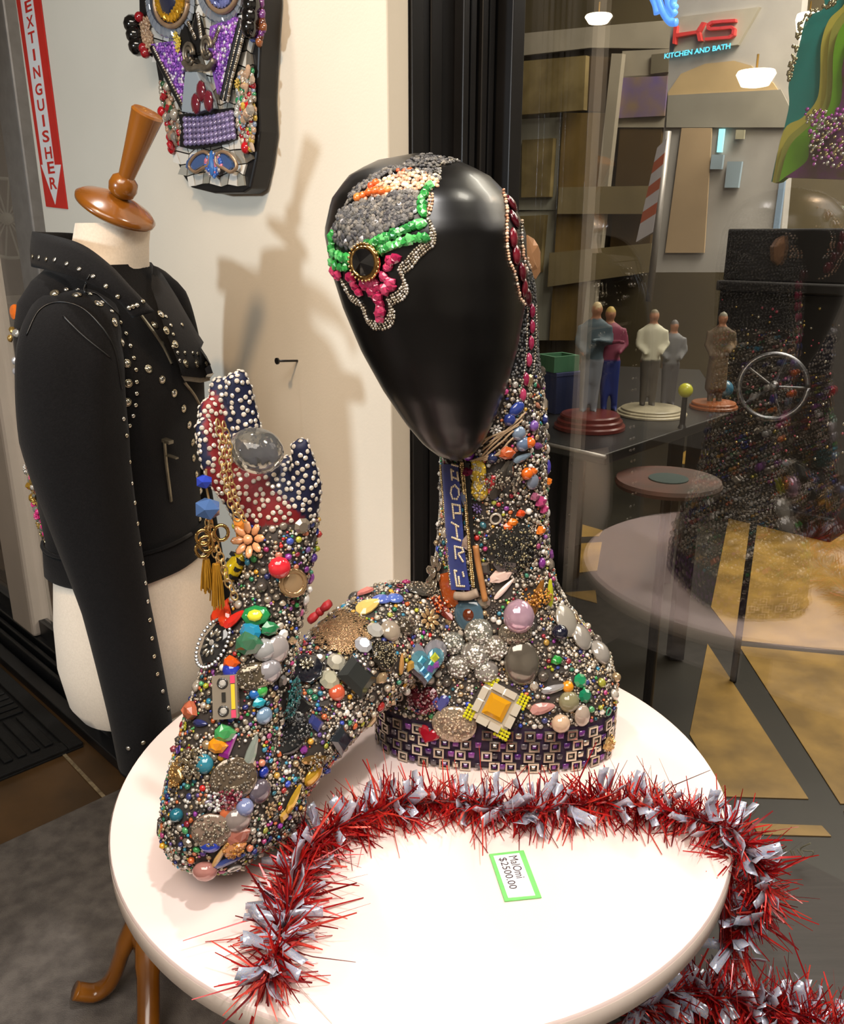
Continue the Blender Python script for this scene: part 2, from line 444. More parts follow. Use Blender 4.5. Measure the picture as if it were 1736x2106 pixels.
o = ob.build('outlet_box', mat('pale_grey_plastic', (188, 190, 198), .35, noise_s=40, rgb2=(180, 182, 190)), None, bevel=.008)
tag(o, 'small pale grey plastic box at the foot of the wall', 'box')

# rug and ribbed mat
m_rug = mat('grey_felt', (122, 115, 109), .95, spec=.1, noise_s=26, rgb2=(98, 92, 88), bump=.6, bump_s=420)
rug = wbox(-2.6, .858, -2.6, 2.0, 0, .010).build('rug', m_rug, None, bevel=.004)
tag(rug, 'dark grey felt rug on the floor under the round table', 'rug')
m_rub = mat('black_rubber', (24, 25, 27), .55, noise_s=60, rgb2=(17, 18, 20), bump=.2, bump_s=300)
fm = thing('door_mat', 'black ribbed rubber door mat beside the entrance glass', 'mat', wt(.45, 2.9))
wbox(.0, .845, 2.28, 3.9, 0, .008).build('mat_base', m_rub, fm, bevel=.002)
for w0, w1, t0, t1 in ((.80, .845, 2.28, 3.9), (0, .80, 2.28, 2.325), (0, .045, 2.325, 3.9)):
    wbox(w0, w1, t0, t1, .008, .019).build('mat_border', m_rub, fm, bevel=.003)
ribm = {}
for bi in range(3):
    for bj in range(3):
        w0, t0 = .80-.25*(bi+1), 2.335+.25*bj
        for k in range(6):
            if (bi+bj) % 2: wbox(w0+.012, w0+.240, t0+.010+k*.039, t0+.036+k*.039, .008, .016).build('rib', m_rub, fm, bevel=.003)
            else: wbox(w0+.012+k*.039, w0+.038+k*.039, t0+.010, t0+.240, .008, .016).build('rib', m_rub, fm, bevel=.003)

# ================================================================ round table
TC, TR, TZ = Vector((-.001, 1.007, 0)), .408, .75
tab = thing('round_table', 'round white laminate table carrying the jewelled mannequin', 'table', (TC.x, TC.y, 0))
m_white = mat('white_laminate', (240, 218, 211), .34, spec=.4, noise_s=6, rgb2=(237, 214, 207))
mb = MB(); mb.lathe([(TR-.004, TZ-.032), (TR, TZ-.028), (TR, TZ-.004), (TR-.0015, TZ-.001), (TR-.005, TZ)], TC, seg=128)
mb.build('table_top', m_white, tab, smooth=True, auto=.6)
m_edge = mat('table_edge_band', (214, 198, 186), .45, noise_s=8, rgb2=(208, 192, 180))
mb = MB(); mb.lathe([(TR+.0006, TZ-.0285), (TR+.0010, TZ-.028), (TR+.0010, TZ-.005), (TR+.0006, TZ-.0045)], TC, seg=128, cap=False); mb.build('edge_band', m_edge, tab, smooth=True)
MB().lathe([(.035, .05), (.035, TZ-.032)], TC, seg=24).build('pedestal', m_black, tab, smooth=True, auto=.6)
MB().lathe([(.17, .0105), (.17, .022), (.05, .03), (.035, .06)], TC, seg=40).build('foot', m_black, tab, smooth=True, auto=.6)

# price card
pc = thing('price_card', 'white price card with a green border and handwriting on the table', 'card', at_z(1060, 1803, TZ))
cq = [at_z(u, v, TZ+.0008) for u, v in ((1006, 1758), (1077, 1750), (1114, 1847), (1038, 1855))]
MB().prism(cq, (0, 0, .0012)).build('card', mat('green_card', (120, 208, 112), .6, noise_s=60, rgb2=(114, 200, 106)), pc)
iq = [at_z(u, v, TZ+.002) for u, v in ((1015, 1761), (1068, 1755), (1101, 1842), (1045, 1847))]
MB().prism(iq, (0, 0, .0006)).build('paper', mat('white_paper', (238, 234, 232), .7, noise_s=80, rgb2=(234, 230, 228)), pc)
xa = ((iq[3]-iq[0])+(iq[2]-iq[1])).normalized(); ya = Vector((0, 0, 1)).cross(xa)
m_ink = mat('dark_ink', (52, 26, 44), .6, noise_s=90, rgb2=(44, 20, 36))
ul = iq[0]+(iq[1]-iq[0])*.55+xa*.004
W_, F_ = text_mesh('MalOmi', ul+Vector((0, 0, .0008)), xa, ya, width=.066*.56, height=.0105, bold=.0); obj('lettering', mesh_from(W_, F_), pc, None, m_ink)
ul = iq[0]+(iq[1]-iq[0])*.13+xa*.005
W_, F_ = text_mesh('$2500.00', ul+Vector((0, 0, .0008)), xa, ya, width=.066*.78, height=.0105, bold=.0); obj('lettering', mesh_from(W_, F_), pc, None, m_ink)

# ================================================================ tinsel garlands
m_tin = mat_attr('red_tinsel', .22, .6)
m_foil, nt, p = nmat('holographic_foil')
tc = nt.nodes.new('ShaderNodeTexCoord'); nz = nt.nodes.new('ShaderNodeTexNoise'); cr = nt.nodes.new('ShaderNodeValToRGB'); ad = nt.nodes.new('ShaderNodeVectorMath'); oi = nt.nodes.new('ShaderNodeObjectInfo')
nz.inputs['Scale'].default_value = 60; nz.inputs['Detail'].default_value = 1
sc_ = nt.nodes.new('ShaderNodeVectorMath'); sc_.operation = 'SCALE'; sc_.inputs['Scale'].default_value = 7
cmb = nt.nodes.new('ShaderNodeCombineXYZ'); nt.links.new(oi.outputs['Random'], cmb.inputs[0]); nt.links.new(cmb.outputs[0], sc_.inputs[0])
nt.links.new(tc.outputs['Object'], ad.inputs[0]); nt.links.new(sc_.outputs[0], ad.inputs[1]); nt.links.new(ad.outputs[0], nz.inputs['Vector'])
e = cr.color_ramp.elements
e[0].position = .25; e[0].color = RGB(226, 220, 214, 1); e[1].position = .51; e[1].color = RGB(196, 190, 188, 1)
for ps, c in ((.545, (150, 120, 236)), (.58, (110, 170, 240)), (.615, (130, 226, 196)), (.65, (225, 215, 215)), (.76, (170, 150, 226))):
    x = e.new(ps); x.color = RGB(*c, 1)
nt.links.new(nz.outputs['Fac'], cr.inputs[0]); nt.links.new(cr.outputs[0], p.inputs['Base Color'])
p.inputs['Metallic'].default_value = .35; p.inputs['Roughness'].default_value = .2
def foil_proto(i):
    L, Wd = 1.0, .30; V = []; F = []
    for k in range(5):
        s = k/4; z = .16*math.sin(s*2.6+i); 
        for y in (-1, 1):
            V.append((s*L, y*Wd/2, z+.04*y*math.sin(s*3+i)))
    V += [(x, y, z-.006) for x, y, z in V]
    for k in range(4):
        F.append((2*k, 2*k+1, 2*k+3, 2*k+2)); F.append((10+2*k, 10+2*k+2, 10+2*k+3, 10+2*k+1))
    F += [(0, 10, 11, 1), (8, 9, 19, 18)]
    for k in range(4): F += [(2*k, 2*k+2, 12+2*k, 10+2*k), (2*k+1, 11+2*k, 13+2*k, 2*k+3)]
    me = mesh_from(V, F, True, None, 'foil_strip'); me.materials.append(m_foil); return me
FOIL = [foil_proto(i) for i in range(4)]
def garland(name, label, path, n_red, n_foil, r, zmin, ends=(0.0, 0.0), loc=None, seed=1, zfun=None):
    rd = random.Random(seed); path = [Vector(p) for p in path]
    g = thing(name, label, 'garland', loc or path[0])
    cum = [0]
    for a, b in zip(path, path[1:]): cum.append(cum[-1]+(b-a).length)
    L = cum[-1]
    def at(s):
        for i in range(len(path)-1):
            if s <= cum[i+1] or i == len(path)-2:
                f = (s-cum[i])/(cum[i+1]-cum[i]); return path[i].lerp(path[i+1], f), (path[i+1]-path[i]).normalized()
    MB().tube(path, .003, 6).build('core_string', mat('red_string', (92, 10, 14), .5, noise_s=80, rgb2=(70, 6, 10)), g, smooth=True)
    V = []; F = []; C = []
    reds = [RGB(176, 22, 26, .35), RGB(140, 12, 18, .4), RGB(200, 36, 32, .35), RGB(112, 8, 14, .4), RGB(214, 70, 56, .4)]
    def strand_dir(t, s):
        x = Vector((rd.gauss(0, 1), rd.gauss(0, 1), rd.gauss(0, 1))); x -= t*x.dot(t); x.normalize()
        lean = rd.uniform(-.55, .55)
        if s < .05*L: lean -= rd.uniform(0, 1.6)
        if s > .95*L: lean += rd.uniform(0, 1.6)
        return (x+t*lean).normalized()
    def clampz(p, z0):
        if z0 is None: return p
        z = z0(p) if callable(z0) else z0
        return Vector((p.x, p.y, max(p.z, z)))
    for i in range(n_red):
        s = rd.random()*L; p, t = at(s); d = strand_dir(t, s); ln = r*rd.uniform(.7, 1.35)*(1.0 if rd.random() < .9 else 1.5); w = rd.uniform(.0007, .0016)
        bend = Vector((rd.gauss(0, .25), rd.gauss(0, .25), rd.gauss(0, .25)-.12)); sd = d.cross(Vector((rd.gauss(0, 1), rd.gauss(0, 1), rd.gauss(0, 1)))).normalized()*w
        q = [clampz(p+d*ln*f+bend*ln*f*f, zmin) for f in (0.05, .5, 1)]
        o = len(V); up = Vector((0, 0, .0005))
        V += [q[0]-sd, q[0]+sd, q[1]-sd, q[1]+sd, q[2]-sd*.5+up, q[2]+sd*.5+up]
        F += [(o, o+1, o+3), (o, o+3, o+2), (o+2, o+3, o+5), (o+2, o+5, o+4)]; c = rd.choice(reds); C += [c]*6
    st = obj('red_strand', np_mesh(np.array([tuple(v) for v in V]), np.array(F), np.array(C)), g, None, m_tin); st['kind'] = 'stuff'
    for i in range(n_foil):
        s = rd.random()*L; p, t = at(s); d = strand_dir(t, s)
        if zmin is not None and d.z < -.25: d.z *= -.3; d.normalize()
        ln = r*rd.uniform(.75, 1.2); o = bpy.data.objects.new('foil_strip', FOIL[i % 4])
        q = p+d*.004
        if zmin is not None: q.z = max(q.z, (zmin(q) if callable(zmin) else zmin)+.006)
        R = frame_of(d.cross(Vector((rd.gauss(0, 1), rd.gauss(0, 1), rd.gauss(0, 1)))).normalized(), 0, None)
        x = d; z_ = d.cross(Vector((rd.gauss(0, 1), rd.gauss(0, 1), rd.gauss(0, 1)))).normalized(); y_ = z_.cross(x)
        link(o, g, M4(q, Matrix(((x.x, y_.x, z_.x), (x.y, y_.y, z_.y), (x.z, y_.z, z_.z))), ln))
    return g
def onz(pts, z): return [at_z(u, v, z) for u, v in pts]
gp = onz([(548, 2015), (572, 1950), (590, 1880), (606, 1800), (640, 1735), (720, 1690), (800, 1662), (900, 1648), (1010, 1660), (1120, 1668), (1230, 1650), (1350, 1662), (1440, 1688)], TZ+.018)
gp += [at_z(1510, 1712, TZ+.016), at_z(1545, 1765, TZ-.01), at_z(1560, 1825, TZ-.045)+Vector((.01, 0, 0)), at_z(1540, 1890, TZ-.09), at_z(1490, 1960, TZ-.14)]
def ztab(p): return TZ+.001 if (p.x-TC.x)**2+(p.y-TC.y)**2 < (TR-.001)**2 else -1
garland('tinsel_garland', 'red and silver tinsel garland curving across the white table top', subd(gp, 5), 3400, 210, .037, ztab, seed=3)
g2 = onz([(1300, 2090), (1380, 2040), (1450, 2050), (1530, 2060), (1620, 2085), (1720, 2120), (1800, 2150)], .472+.025)
garland('tinsel_garland', 'red and silver tinsel garland lying on the dark ledge below the table', subd(g2, 5), 1500, 90, .044, .474, seed=5)

# ================================================================ the jewelled mannequin
man = thing('mannequin_sculpture', 'mannequin bust with glossy black head and raised hand covered in jewels and beads', 'sculpture', (.10, 1.12, TZ))
def ering(cx, cy, z, rx, ry, rot=0.0, ex=2.0, seg=40):
    out = []
    for k in range(seg):
        a = 2*math.pi*k/seg; c, s = math.cos(a), math.sin(a)
        x = rx*math.copysign(abs(c)**(2/ex), c); y = ry*math.copysign(abs(s)**(2/ex), s)
        out.append(Vector((cx+x*math.cos(rot)-y*math.sin(rot), cy+x*math.sin(rot)+y*math.cos(rot), z)))
    return out
RB = math.radians(-4)
BR = [(.108, 1.125, .752, .172, .108, 3.0), (.108, 1.125, .79, .174, .110, 3.0), (.108, 1.125, .84, .176, .107, 2.8), (.108, 1.127, .872, .168, .100, 2.6), (.106, 1.130, .905, .142, .093, 2.4),
      (.103, 1.133, .945, .112, .088, 2.2), (.101, 1.135, .985, .092, .081, 2.0), (.100, 1.135, 1.03, .080, .074, 2.0), (.099, 1.135, 1.10, .074, .070, 2.0), (.097, 1.133, 1.18, .072, .070, 2.0),
      (.090, 1.130, 1.25, .073, .074, 2.0), (.078, 1.128, 1.32, .074, .080, 2.0), (.066, 1.124, 1.40, .078, .086, 2.0), (.050, 1.120, 1.47, .070, .080, 2.0), (.04, 1.115, 1.51, .04, .05, 2.0)]
torso = MB(); torso.ring([ering(cx, cy, z, rx, ry, RB, ex) for cx, cy, z, rx, ry, ex in BR])
# arm: shoulder, elbow on the table, wrist
arm_px = [((860, 1300), 1.11, .070), ((800, 1310), 1.085, .074), ((720, 1375), 1.01, .070), ((640, 1455), .945, .066), ((560, 1545), .885, .064), ((490, 1625), .845, .066)]
P1 = [at_y(u, v, y) for (u, v), y, r in arm_px]; R1 = [r for *_, r in arm_px]
torso.tube(subd(P1, 4), [float(x) for x in np.interp(np.linspace(0, len(R1)-1, (len(R1)-1)*4+1), range(len(R1)), R1)], 20)
fore_px = [((447, 1688), .815, .062), ((455, 1640), .825, .064), ((470, 1560), .838, .060), ((490, 1460), .852, .054), ((520, 1350), .868, .047), ((548, 1250), .882, .041), ((566, 1165), .893, .040), ((575, 1090), .90, .043)]
P2 = [at_y(u, v, y) for (u, v), y, r in fore_px]; R2 = [r for *_, r in fore_px]
torso.tube(subd(P2, 4), [float(x) for x in np.interp(np.linspace(0, len(R2)-1, (len(R2)-1)*4+1), range(len(R2)), R2)], 20)
torso.ball(at_y(452, 1672, .818), (.064, .062, .066)); torso.ball(at_y(425, 1700, .812), (.052, .05, .048)); torso.ball(at_y(520, 1640, .855), .062)
# hand: cupped palm, thumb to the right, fingers up to the left
def fing(px, rad): torso.tube(subd([at_y(u, v, y) for u, v, y in px], 4), [float(x) for x in np.interp(np.linspace(0, len(rad)-1, (len(rad)-1)*4+1), range(len(rad)), rad)], 14)
fing([(572, 1120, .90), (572, 1060, .905), (565, 1000, .912), (545, 960, .915)], [.041, .043, .040, .030])
fing([(540, 1060, .90), (520, 1010, .905), (500, 960, .91)], [.034, .032, .026])
fing([(600, 1060, .895), (625, 1000, .89), (622, 945, .885), (614, 905, .882)], [.030, .020, .0125, .0105])          # thumb
fing([(535, 1000, .915), (512, 920, .925), (500, 850, .928), (490, 790, .925), (482, 768, .922)], [.022, .019, .0165, .0135, .011])  # index
fing([(515, 1010, .915), (482, 930, .93), (466, 860, .936), (455, 800, .934), (452, 782, .931)], [.022, .019, .0165, .0135, .011])  # middle
fing([(505, 1020, .905), (462, 960, .905), (440, 900, .91), (431, 845, .912), (430, 822, .912)], [.020, .0165, .0145, .012, .010])   # ring
fing([(495, 1025, .89), (456, 985, .885), (432, 940, .885), (420, 885, .89), (419, 865, .89)], [.018, .0145, .012, .010, .009])      # little
body_me = remesh(torso, .0055, 5, 'body')
zmin = TZ+.001
BV = np.empty(len(body_me.vertices)*3); body_me.vertices.foreach_get('co', BV); BV = BV.reshape(-1, 3)
BV[:, 2] = np.maximum(BV[:, 2], zmin); body_me.vertices.foreach_set('co', BV.ravel()); body_me.update()
def wr(u, v, y): return at_y(u, v, y)
WRI = wr(575, 1085, .90); WDIR = (wr(560, 960, .905)-WRI).normalized()
def region(p):
    """which covering a point of the body carries"""
    p = Vector(p)
    if p.x < -.06 and p.z > 1.0 and (p-WRI).dot(WDIR) > .012: return 'hand'
    if p.z < .822 and p.x > -.075 and p.y > .98: return 'band'
    if p.z > 1.29 and p.x > -.03: return 'nape'
    if p.x > -.09 and p.x < .045 and p.z > .93 and p.y > 1.125: return 'black'
    return 'gems'
NAVY, RED, GAP_SHADE, BLK = RGB(17, 21, 48), RGB(104, 16, 20), RGB(60, 54, 50), RGB(20, 19, 21)  # body grey is darkened to stand for shade between the beads
def handcol(p):
    q = Vector(p); d = q-ORI; dep = d.y*CP-d.z*SP; u = 868+FPX*d.x/dep; v = 1053-FPX*(d.y*SP+d.z*CP)/dep
    w_ = 26 if v > 930 else 22
    line = np.interp(v, [790, 830, 900, 960, 1010, 1060, 1100], [400, 438, 446, 470, 500, 560, 600])
    if v > 965: return RED if (abs(u-line) < 62) else NAVY
    return RED if abs(u-line) < w_ and q.y < .93 else NAVY
cols = []
for p in BV:
    rg = region(p); cols.append(handcol(p) if rg == 'hand' else (BLK if rg in ('black', 'nape') else (RGB(50, 36, 58) if rg == 'band' else GAP_SHADE)))
at = body_me.color_attributes.new('Col', 'FLOAT_COLOR', 'POINT'); at.data.foreach_set('color', np.array(cols, np.float32).ravel())
body = obj('body', body_me, man, None, M_MATTE); body['label'] = 'bust, neck, arm and cupped hand under the jewels'
bvh_b = bvh_of(body_me)

# ---- head: black egg turned to the left
HC = at_y(884, 600, 1.055); hz0, hz1 = 1.192, 1.550
def egg_profile(f):
    """half width by height fraction 0 (chin) .. 1 (crown)"""
    return float(np.interp(f, [0, .02, .06, .14, .25, .38, .52, .64, .76, .86, .93, .975, 1], [0.02, .18, .31, .47, .64, .80, .92, .985, 1.0, .89, .70, .44, .05]))
mb = MB(); rings = []
yaw = math.radians(-28)
for i in range(45):
    f = i/44; z = hz0+(hz1-hz0)*f; k = egg_profile(f)
    # chin reaches forward and to the left-front, crown leans back
    fo = (1-f)**1.3*.030
    cx = HC.x+.022-.036*(f**.8)+.012*(1-f); cy = HC.y+.008-fo
    rings.append(ering(cx, cy, z, .1135*k, .126*k, yaw, 2.15, 48))
mb.ring(rings)
head_me = mb.mesh(True, 'head')
head = obj('head', head_me, man, None, mat('black_gloss_lacquer', (12, 11, 11), .30, spec=.42, noise_s=14, rgb2=(8, 7, 7), bump=.10, bump_s=9, coat=.08)); head['label'] = 'glossy black egg-shaped faceless head'
bvh_h = bvh_of(head_me)
MAXPART = {}
def part_or_bulk(name, k, pos, nrm, r, color, bulk, roll=None, lim=300, material=None):
    if MAXPART.get(name, 0) < lim:
        MAXPART[name] = MAXPART.get(name, 0)+1
        return piece(name, k, man, pos, nrm, r, color, random.random()*6.28 if roll is None else roll, None, material)
    bulk.add(k, pos, nrm, r, color, roll); return None

beads = Bulk()      # seed beads and everything too small to pick apart
def j(c, a=.12): 
    f = 1+random.uniform(-a, a); return (min(1, c[0]*f), min(1, c[1]*f), min(1, c[2]*f), c[3])
PXM = 1/1650.0      # metres per pixel near the head
greyb = Bulk()
def fill(poly, step, k, r, colors, bvh, name=None, lift=0.0, jit=.3, bulk=None, material=None):
    bulk = bulk if bulk is not None else beads
    x0, x1 = min(p[0] for p in poly), max(p[0] for p in poly); y0, y1 = min(p[1] for p in poly), max(p[1] for p in poly)
    row = 0; y = y0
    while y <= y1:
        x = x0+(step/2 if row % 2 else 0)
        while x <= x1:
            u, v = x+random.uniform(-jit, jit)*step, y+random.uniform(-jit, jit)*step
            if inpoly(u, v, poly):
                h = hit(bvh, u, v, lift)
                if h:
                    rr = r*random.uniform(.8, 1.2); c = j(random.choice(colors))
                    if name: part_or_bulk(name, k, h[0], h[1], rr, c, bulk, material=material)
                    else: bulk.add(k, h[0], h[1], rr, c)
            x += step
        y += step*.87; row += 1
def trail(pts, step, k, r, colors, bvh, name=None, lift=0.0, width=0.0, rows=1, roll=None):
    P = subd([Vector((a, b, 0)) for a, b in pts], 8); acc = 0
    for a, b in zip(P, P[1:]):
        L = (b-a).length; nrm2 = Vector((-(b-a).y, (b-a).x, 0)).normalized()
        while acc < L:
            q0 = a.lerp(b, acc/L)
            for rw in range(rows):
                off = (rw-(rows-1)/2)*(width if width else step); q = q0+nrm2*off
                h = hit(bvh, q.x+random.uniform(-.15, .15)*step, q.y+random.uniform(-.15, .15)*step, lift)
                if h:
                    c = j(random.choice(colors)); rr = r*random.uniform(.85, 1.15) if not isinstance(r, tuple) else r
                    if name: part_or_bulk(name, k, h[0], h[1], rr, c, beads, roll)
                    else: beads.add(k, h[0], h[1], rr, c, roll)
            acc += step
        acc -= L
SILV = [RGB(196, 186, 168, .8), RGB(168, 156, 138, .8), RGB(210, 204, 196, .6), RGB(140, 128, 112, .8)]
GREYS = [RGB(84, 84, 86), RGB(104, 103, 102), RGB(66, 66, 70), RGB(122, 118, 112), RGB(94, 92, 88, .4)]
PEACH = [RGB(206, 164, 132), RGB(222, 190, 160), RGB(190, 140, 112), RGB(228, 206, 186)]
ORNG = [RGB(226, 104, 40), RGB(238, 134, 60), RGB(204, 84, 40)]
GREEN = [RGB(52, 152, 70), RGB(78, 178, 92), RGB(38, 124, 58), RGB(104, 190, 114)]
PINK = [RGB(166, 38, 80), RGB(186, 58, 98), RGB(146, 26, 68)]
WINE = [RGB(88, 14, 30), RGB(110, 22, 38), RGB(72, 10, 26)]
# grey stone crown and patch
crown = [(715, 405), (735, 380), (790, 352), (850, 333), (880, 326), (962, 326), (958, 336), (915, 338), (906, 346), (905, 372), (880, 362), (820, 352), (770, 372), (722, 412)]
fill(crown, 7, 'chip', .0032, GREYS, bvh_h, 'grey_stone', .0004, bulk=greyb, material=M_WOODO)
fill([(860, 318), (900, 313), (945, 320), (962, 328), (900, 333), (850, 335), (800, 345), (760, 365), (730, 388), (700, 440), (690, 470), (712, 425), (722, 412), (770, 372), (830, 340)], 6, 'chip', .0030, GREYS, bvh_h, bulk=greyb)
fill([(728, 410), (760, 385), (800, 362), (850, 350), (903, 360), (908, 375), (895, 388), (860, 392), (800, 402), (740, 414)], 7.5, 'dome', .0030, PEACH, bvh_h, 'shell_bead', .0004)
trail([(738, 408), (760, 398), (785, 396), (803, 392)], 13, 'ball', .0048, ORNG, bvh_h, 'orange_bead')
trail([(765, 385), (785, 376)], 12, 'ball', .0042, ORNG, bvh_h, 'orange_bead'); trail([(820, 352), (850, 350)], 11, 'dome', .0040, ORNG, bvh_h, 'orange_bead')
patch = [(700, 435), (730, 416), (790, 405), (830, 392), (855, 393), (862, 410), (850, 440), (845, 452), (815, 465), (785, 478), (765, 498), (745, 512), (715, 512), (690, 502), (683, 470)]
fill(patch, 7.0, 'chip', (.0040), GREYS, bvh_h, 'grey_stone', .0003, bulk=greyb, material=M_WOODO)
for u, v in ((706, 457), (714, 497), (765, 412), (776, 458), (746, 490), (852, 434), (822, 420), (740, 445)):
    h = hit(bvh_h, u, v, .001); h and part_or_bulk('sparkle_gem', 'cut', h[0], h[1], .0036, RGB(232, 232, 240, .35), beads)
# green chips
for tr_ in ([(882, 384), (874, 400), (866, 412), (868, 430), (868, 448)], [(868, 462), (845, 468), (815, 480), (790, 490), (768, 505)], [(872, 490), (850, 492), (825, 500), (800, 508), (780, 515)], [(686, 480), (684, 500), (690, 520), (715, 530), (735, 528)], [(686, 540), (700, 548), (722, 550)], [(758, 498), (775, 498), (800, 486)], [(695, 522), (722, 538)]):
    trail(tr_, 10, 'chip', .0066, GREEN, bvh_h, 'green_chip', .0006)
# eye
h = hit(bvh_h, 757, 538, .001); up = Vector((0, 0, 1))
eye = piece('eye_gem', 'cone', man, h[0]+h[1]*.004, h[1], .0158, RGB(10, 10, 12), .2); eye['label'] = 'faceted black eye gem'
bez = piece('gold_bezel', 'ring', man, h[0]+h[1]*.001, h[1], .0205, RGB(206, 160, 92, 1)); bez['label'] = 'gold eye bezel'
for k in range(26):
    a = k/26*6.283; f = frame_of(h[1]); q = h[0]+f @ Vector((math.cos(a)*.0195, math.sin(a)*.0195, .007)); beads.add('bead', q, h[1], .0016, j(RGB(216, 178, 120, .9)))
# pink drops and their silver bead border
for tr_, st in (([(690, 560), (708, 572)], 14), ([(722, 570), (735, 590), (742, 606)], 13), ([(752, 585), (765, 578)], 14), ([(775, 590), (780, 615), (784, 640), (785, 655)], 12), ([(790, 570), (806, 582), (800, 575)], 13), ([(798, 548), (806, 536), (822, 526)], 13), ([(795, 595), (812, 588)], 13), ([(768, 600), (772, 575)], 12)):
    trail(tr_, st*.9, 'chip', .0072, PINK, bvh_h, 'pink_stone', .0006)
border = [(695, 565), (712, 590), (725, 618), (748, 632), (757, 655), (765, 672), (788, 676), (806, 668), (812, 645), (806, 628), (825, 618), (838, 602), (836, 585), (830, 566), (848, 548), (862, 530), (880, 514), (894, 500), (894, 478), (884, 456)]
for off in (0, -7, -14, -21):
    trail([(u+off*.45, v+off*.75) for u, v in border], 6.0, 'bead', .0019, SILV, bvh_h)
trail([(886, 400), (886, 420), (880, 440)], 6.5, 'bead', .0019, PEACH, bvh_h, rows=2)
trail([(962, 328), (930, 331), (908, 338), (905, 355), (905, 372)], 5.5, 'bead', .0017, SILV, bvh_h)
# right side of the head: dark red ovals edged with pearls
wine_px = [(1050, 420, .45), (1056, 452, .1), (1054, 490, 0), (1060, 525, 0), (1072, 560, .25), (1076, 592, .2), (1083, 612, .2)]
for u, v, ro in wine_px:
    h = hit(bvh_h, u, v, .0005) or hit(bvh_b, u, v, .001)
    if h: piece('wine_red_cabochon', 'dome', man, h[0], h[1], (.0085, .012, .007), random.choice(WINE), ro)
trail([(1034, 392), (1040, 420), (1042, 450), (1042, 490), (1046, 530), (1060, 570), (1068, 610), (1085, 632)], 6.5, 'bead', .0022, PEACH, bvh_h)
trail([(1030, 378), (1050, 395), (1064, 420), (1072, 450), (1072, 490), (1078, 540), (1090, 580), (1096, 620)], 6.5, 'bead', .0022, SILV+PEACH, bvh_h)
trail([(1066, 430), (1072, 470), (1076, 520), (1088, 560)], 7, 'bead', .0024, PEACH, bvh_b, rows=2)
hs = hit(bvh_b, 1092, 540, 0.0) or (at_y(1092, 540, 1.13), Vector((.6, -.7, .1)))
piece('peach_shell', 'chip', man, hs[0]+Vector((-.002, -.002, .006)), Vector((.80, -.55, .1)), (.022, .038, .012), RGB(176, 128, 88), .3, None, M_WOODO)['label'] = 'peach shell at the side of the head'
for (u, v) in ((1092, 640), (1092, 672), (1090, 705), (1086, 740), (1080, 780), (1074, 812)):
    h = hit(bvh_b, u, v, .001) or hit(bvh_h, u, v, .001)
    if h: piece('pink_drop', 'dome', man, h[0], h[1], (.0055, .0095, .006), random.choice(PINK), 0)
for off in (-9, 9): trail([(1092+off, 630), (1092+off, 680), (1089+off, 740), (1078+off, 810)], 6.0, 'bead', .0019, SILV, bvh_b)
for off in (-9, 7): trail([(1092+off, 630), (1092+off, 680), (1089+off, 740), (1078+off, 810)], 6.0, 'bead', .0019, SILV, bvh_h)

# ---- tile band round the foot of the bust
tm = MB()
for (x0, x1, y0, y1) in ((-1, 1, -1, -.66), (-1, 1, .66, 1), (-1, -.66, -.66, .66), (.66, 1, -.66, .66)):
    tm.box(((x0+x1)/2, (y0+y1)/2, .25), (x1-x0, y1-y0, .5))
tile_me = tm.mesh(False, 'square_tile'); tile_me.materials.append(M_GEMO)
cen_me = MB().lathe([(.98, 0), (.9, .3), (.45, .55)], R=Matrix.Rotation(math.pi/4, 3, 'Z'), seg=4).mesh(False, 'tile_gem'); cen_me.materials.append(M_GEMO)
ringp = ering(.108, 1.125, 0, .174, .110, RB, 3.0, 400)
per = [0]
for a, b in zip(ringp, ringp[1:]+ringp[:1]): per.append(per[-1]+(b-a).length)
pitch = .0152; ncol = int(per[-1]/pitch)
PURP = [RGB(92, 40, 110), RGB(70, 30, 96), RGB(120, 60, 130), RGB(60, 54, 62), RGB(96, 90, 98, .3)]
small_tiles = Bulk()
for rw in range(4):
    for c in range(ncol):
        s = (c+.5*(rw % 2))*pitch; i = int(np.searchsorted(per, s)) % 400; p = ringp[i]; t = (ringp[(i+1) % 400]-ringp[i-1]).normalized(); n = Vector((t.y, -t.x, 0))
        if n.dot(p-Vector((.108, 1.125, 0))) < 0: n = -n
        z = TZ+.0095+rw*.0165
        if c % 2 == rw % 2 or n.y > .2:
            small_tiles.add('sq', p+n*.0012+Vector((0, 0, z)), n, (.0046, .0046, .004), j(random.choice(PURP+SILV[:1])), 0); continue
        mw = M4(Vector((p.x, p.y, z))+n*.001, frame_of(n), (.0074, .0074, .006)); k_ = random.random() < .7
        to = bpy.data.objects.new('square_tile', tile_me); to.color = j(random.choice(SILV[:2])); link(to, man, mw)
        go = bpy.data.objects.new('tile_gem', cen_me); go.color = random.choice(PURP if k_ else SILV); link(go, to, mw @ Matrix.Diagonal((.62, .62, 1, 1)))
small_tiles.build('tile_chips', man)

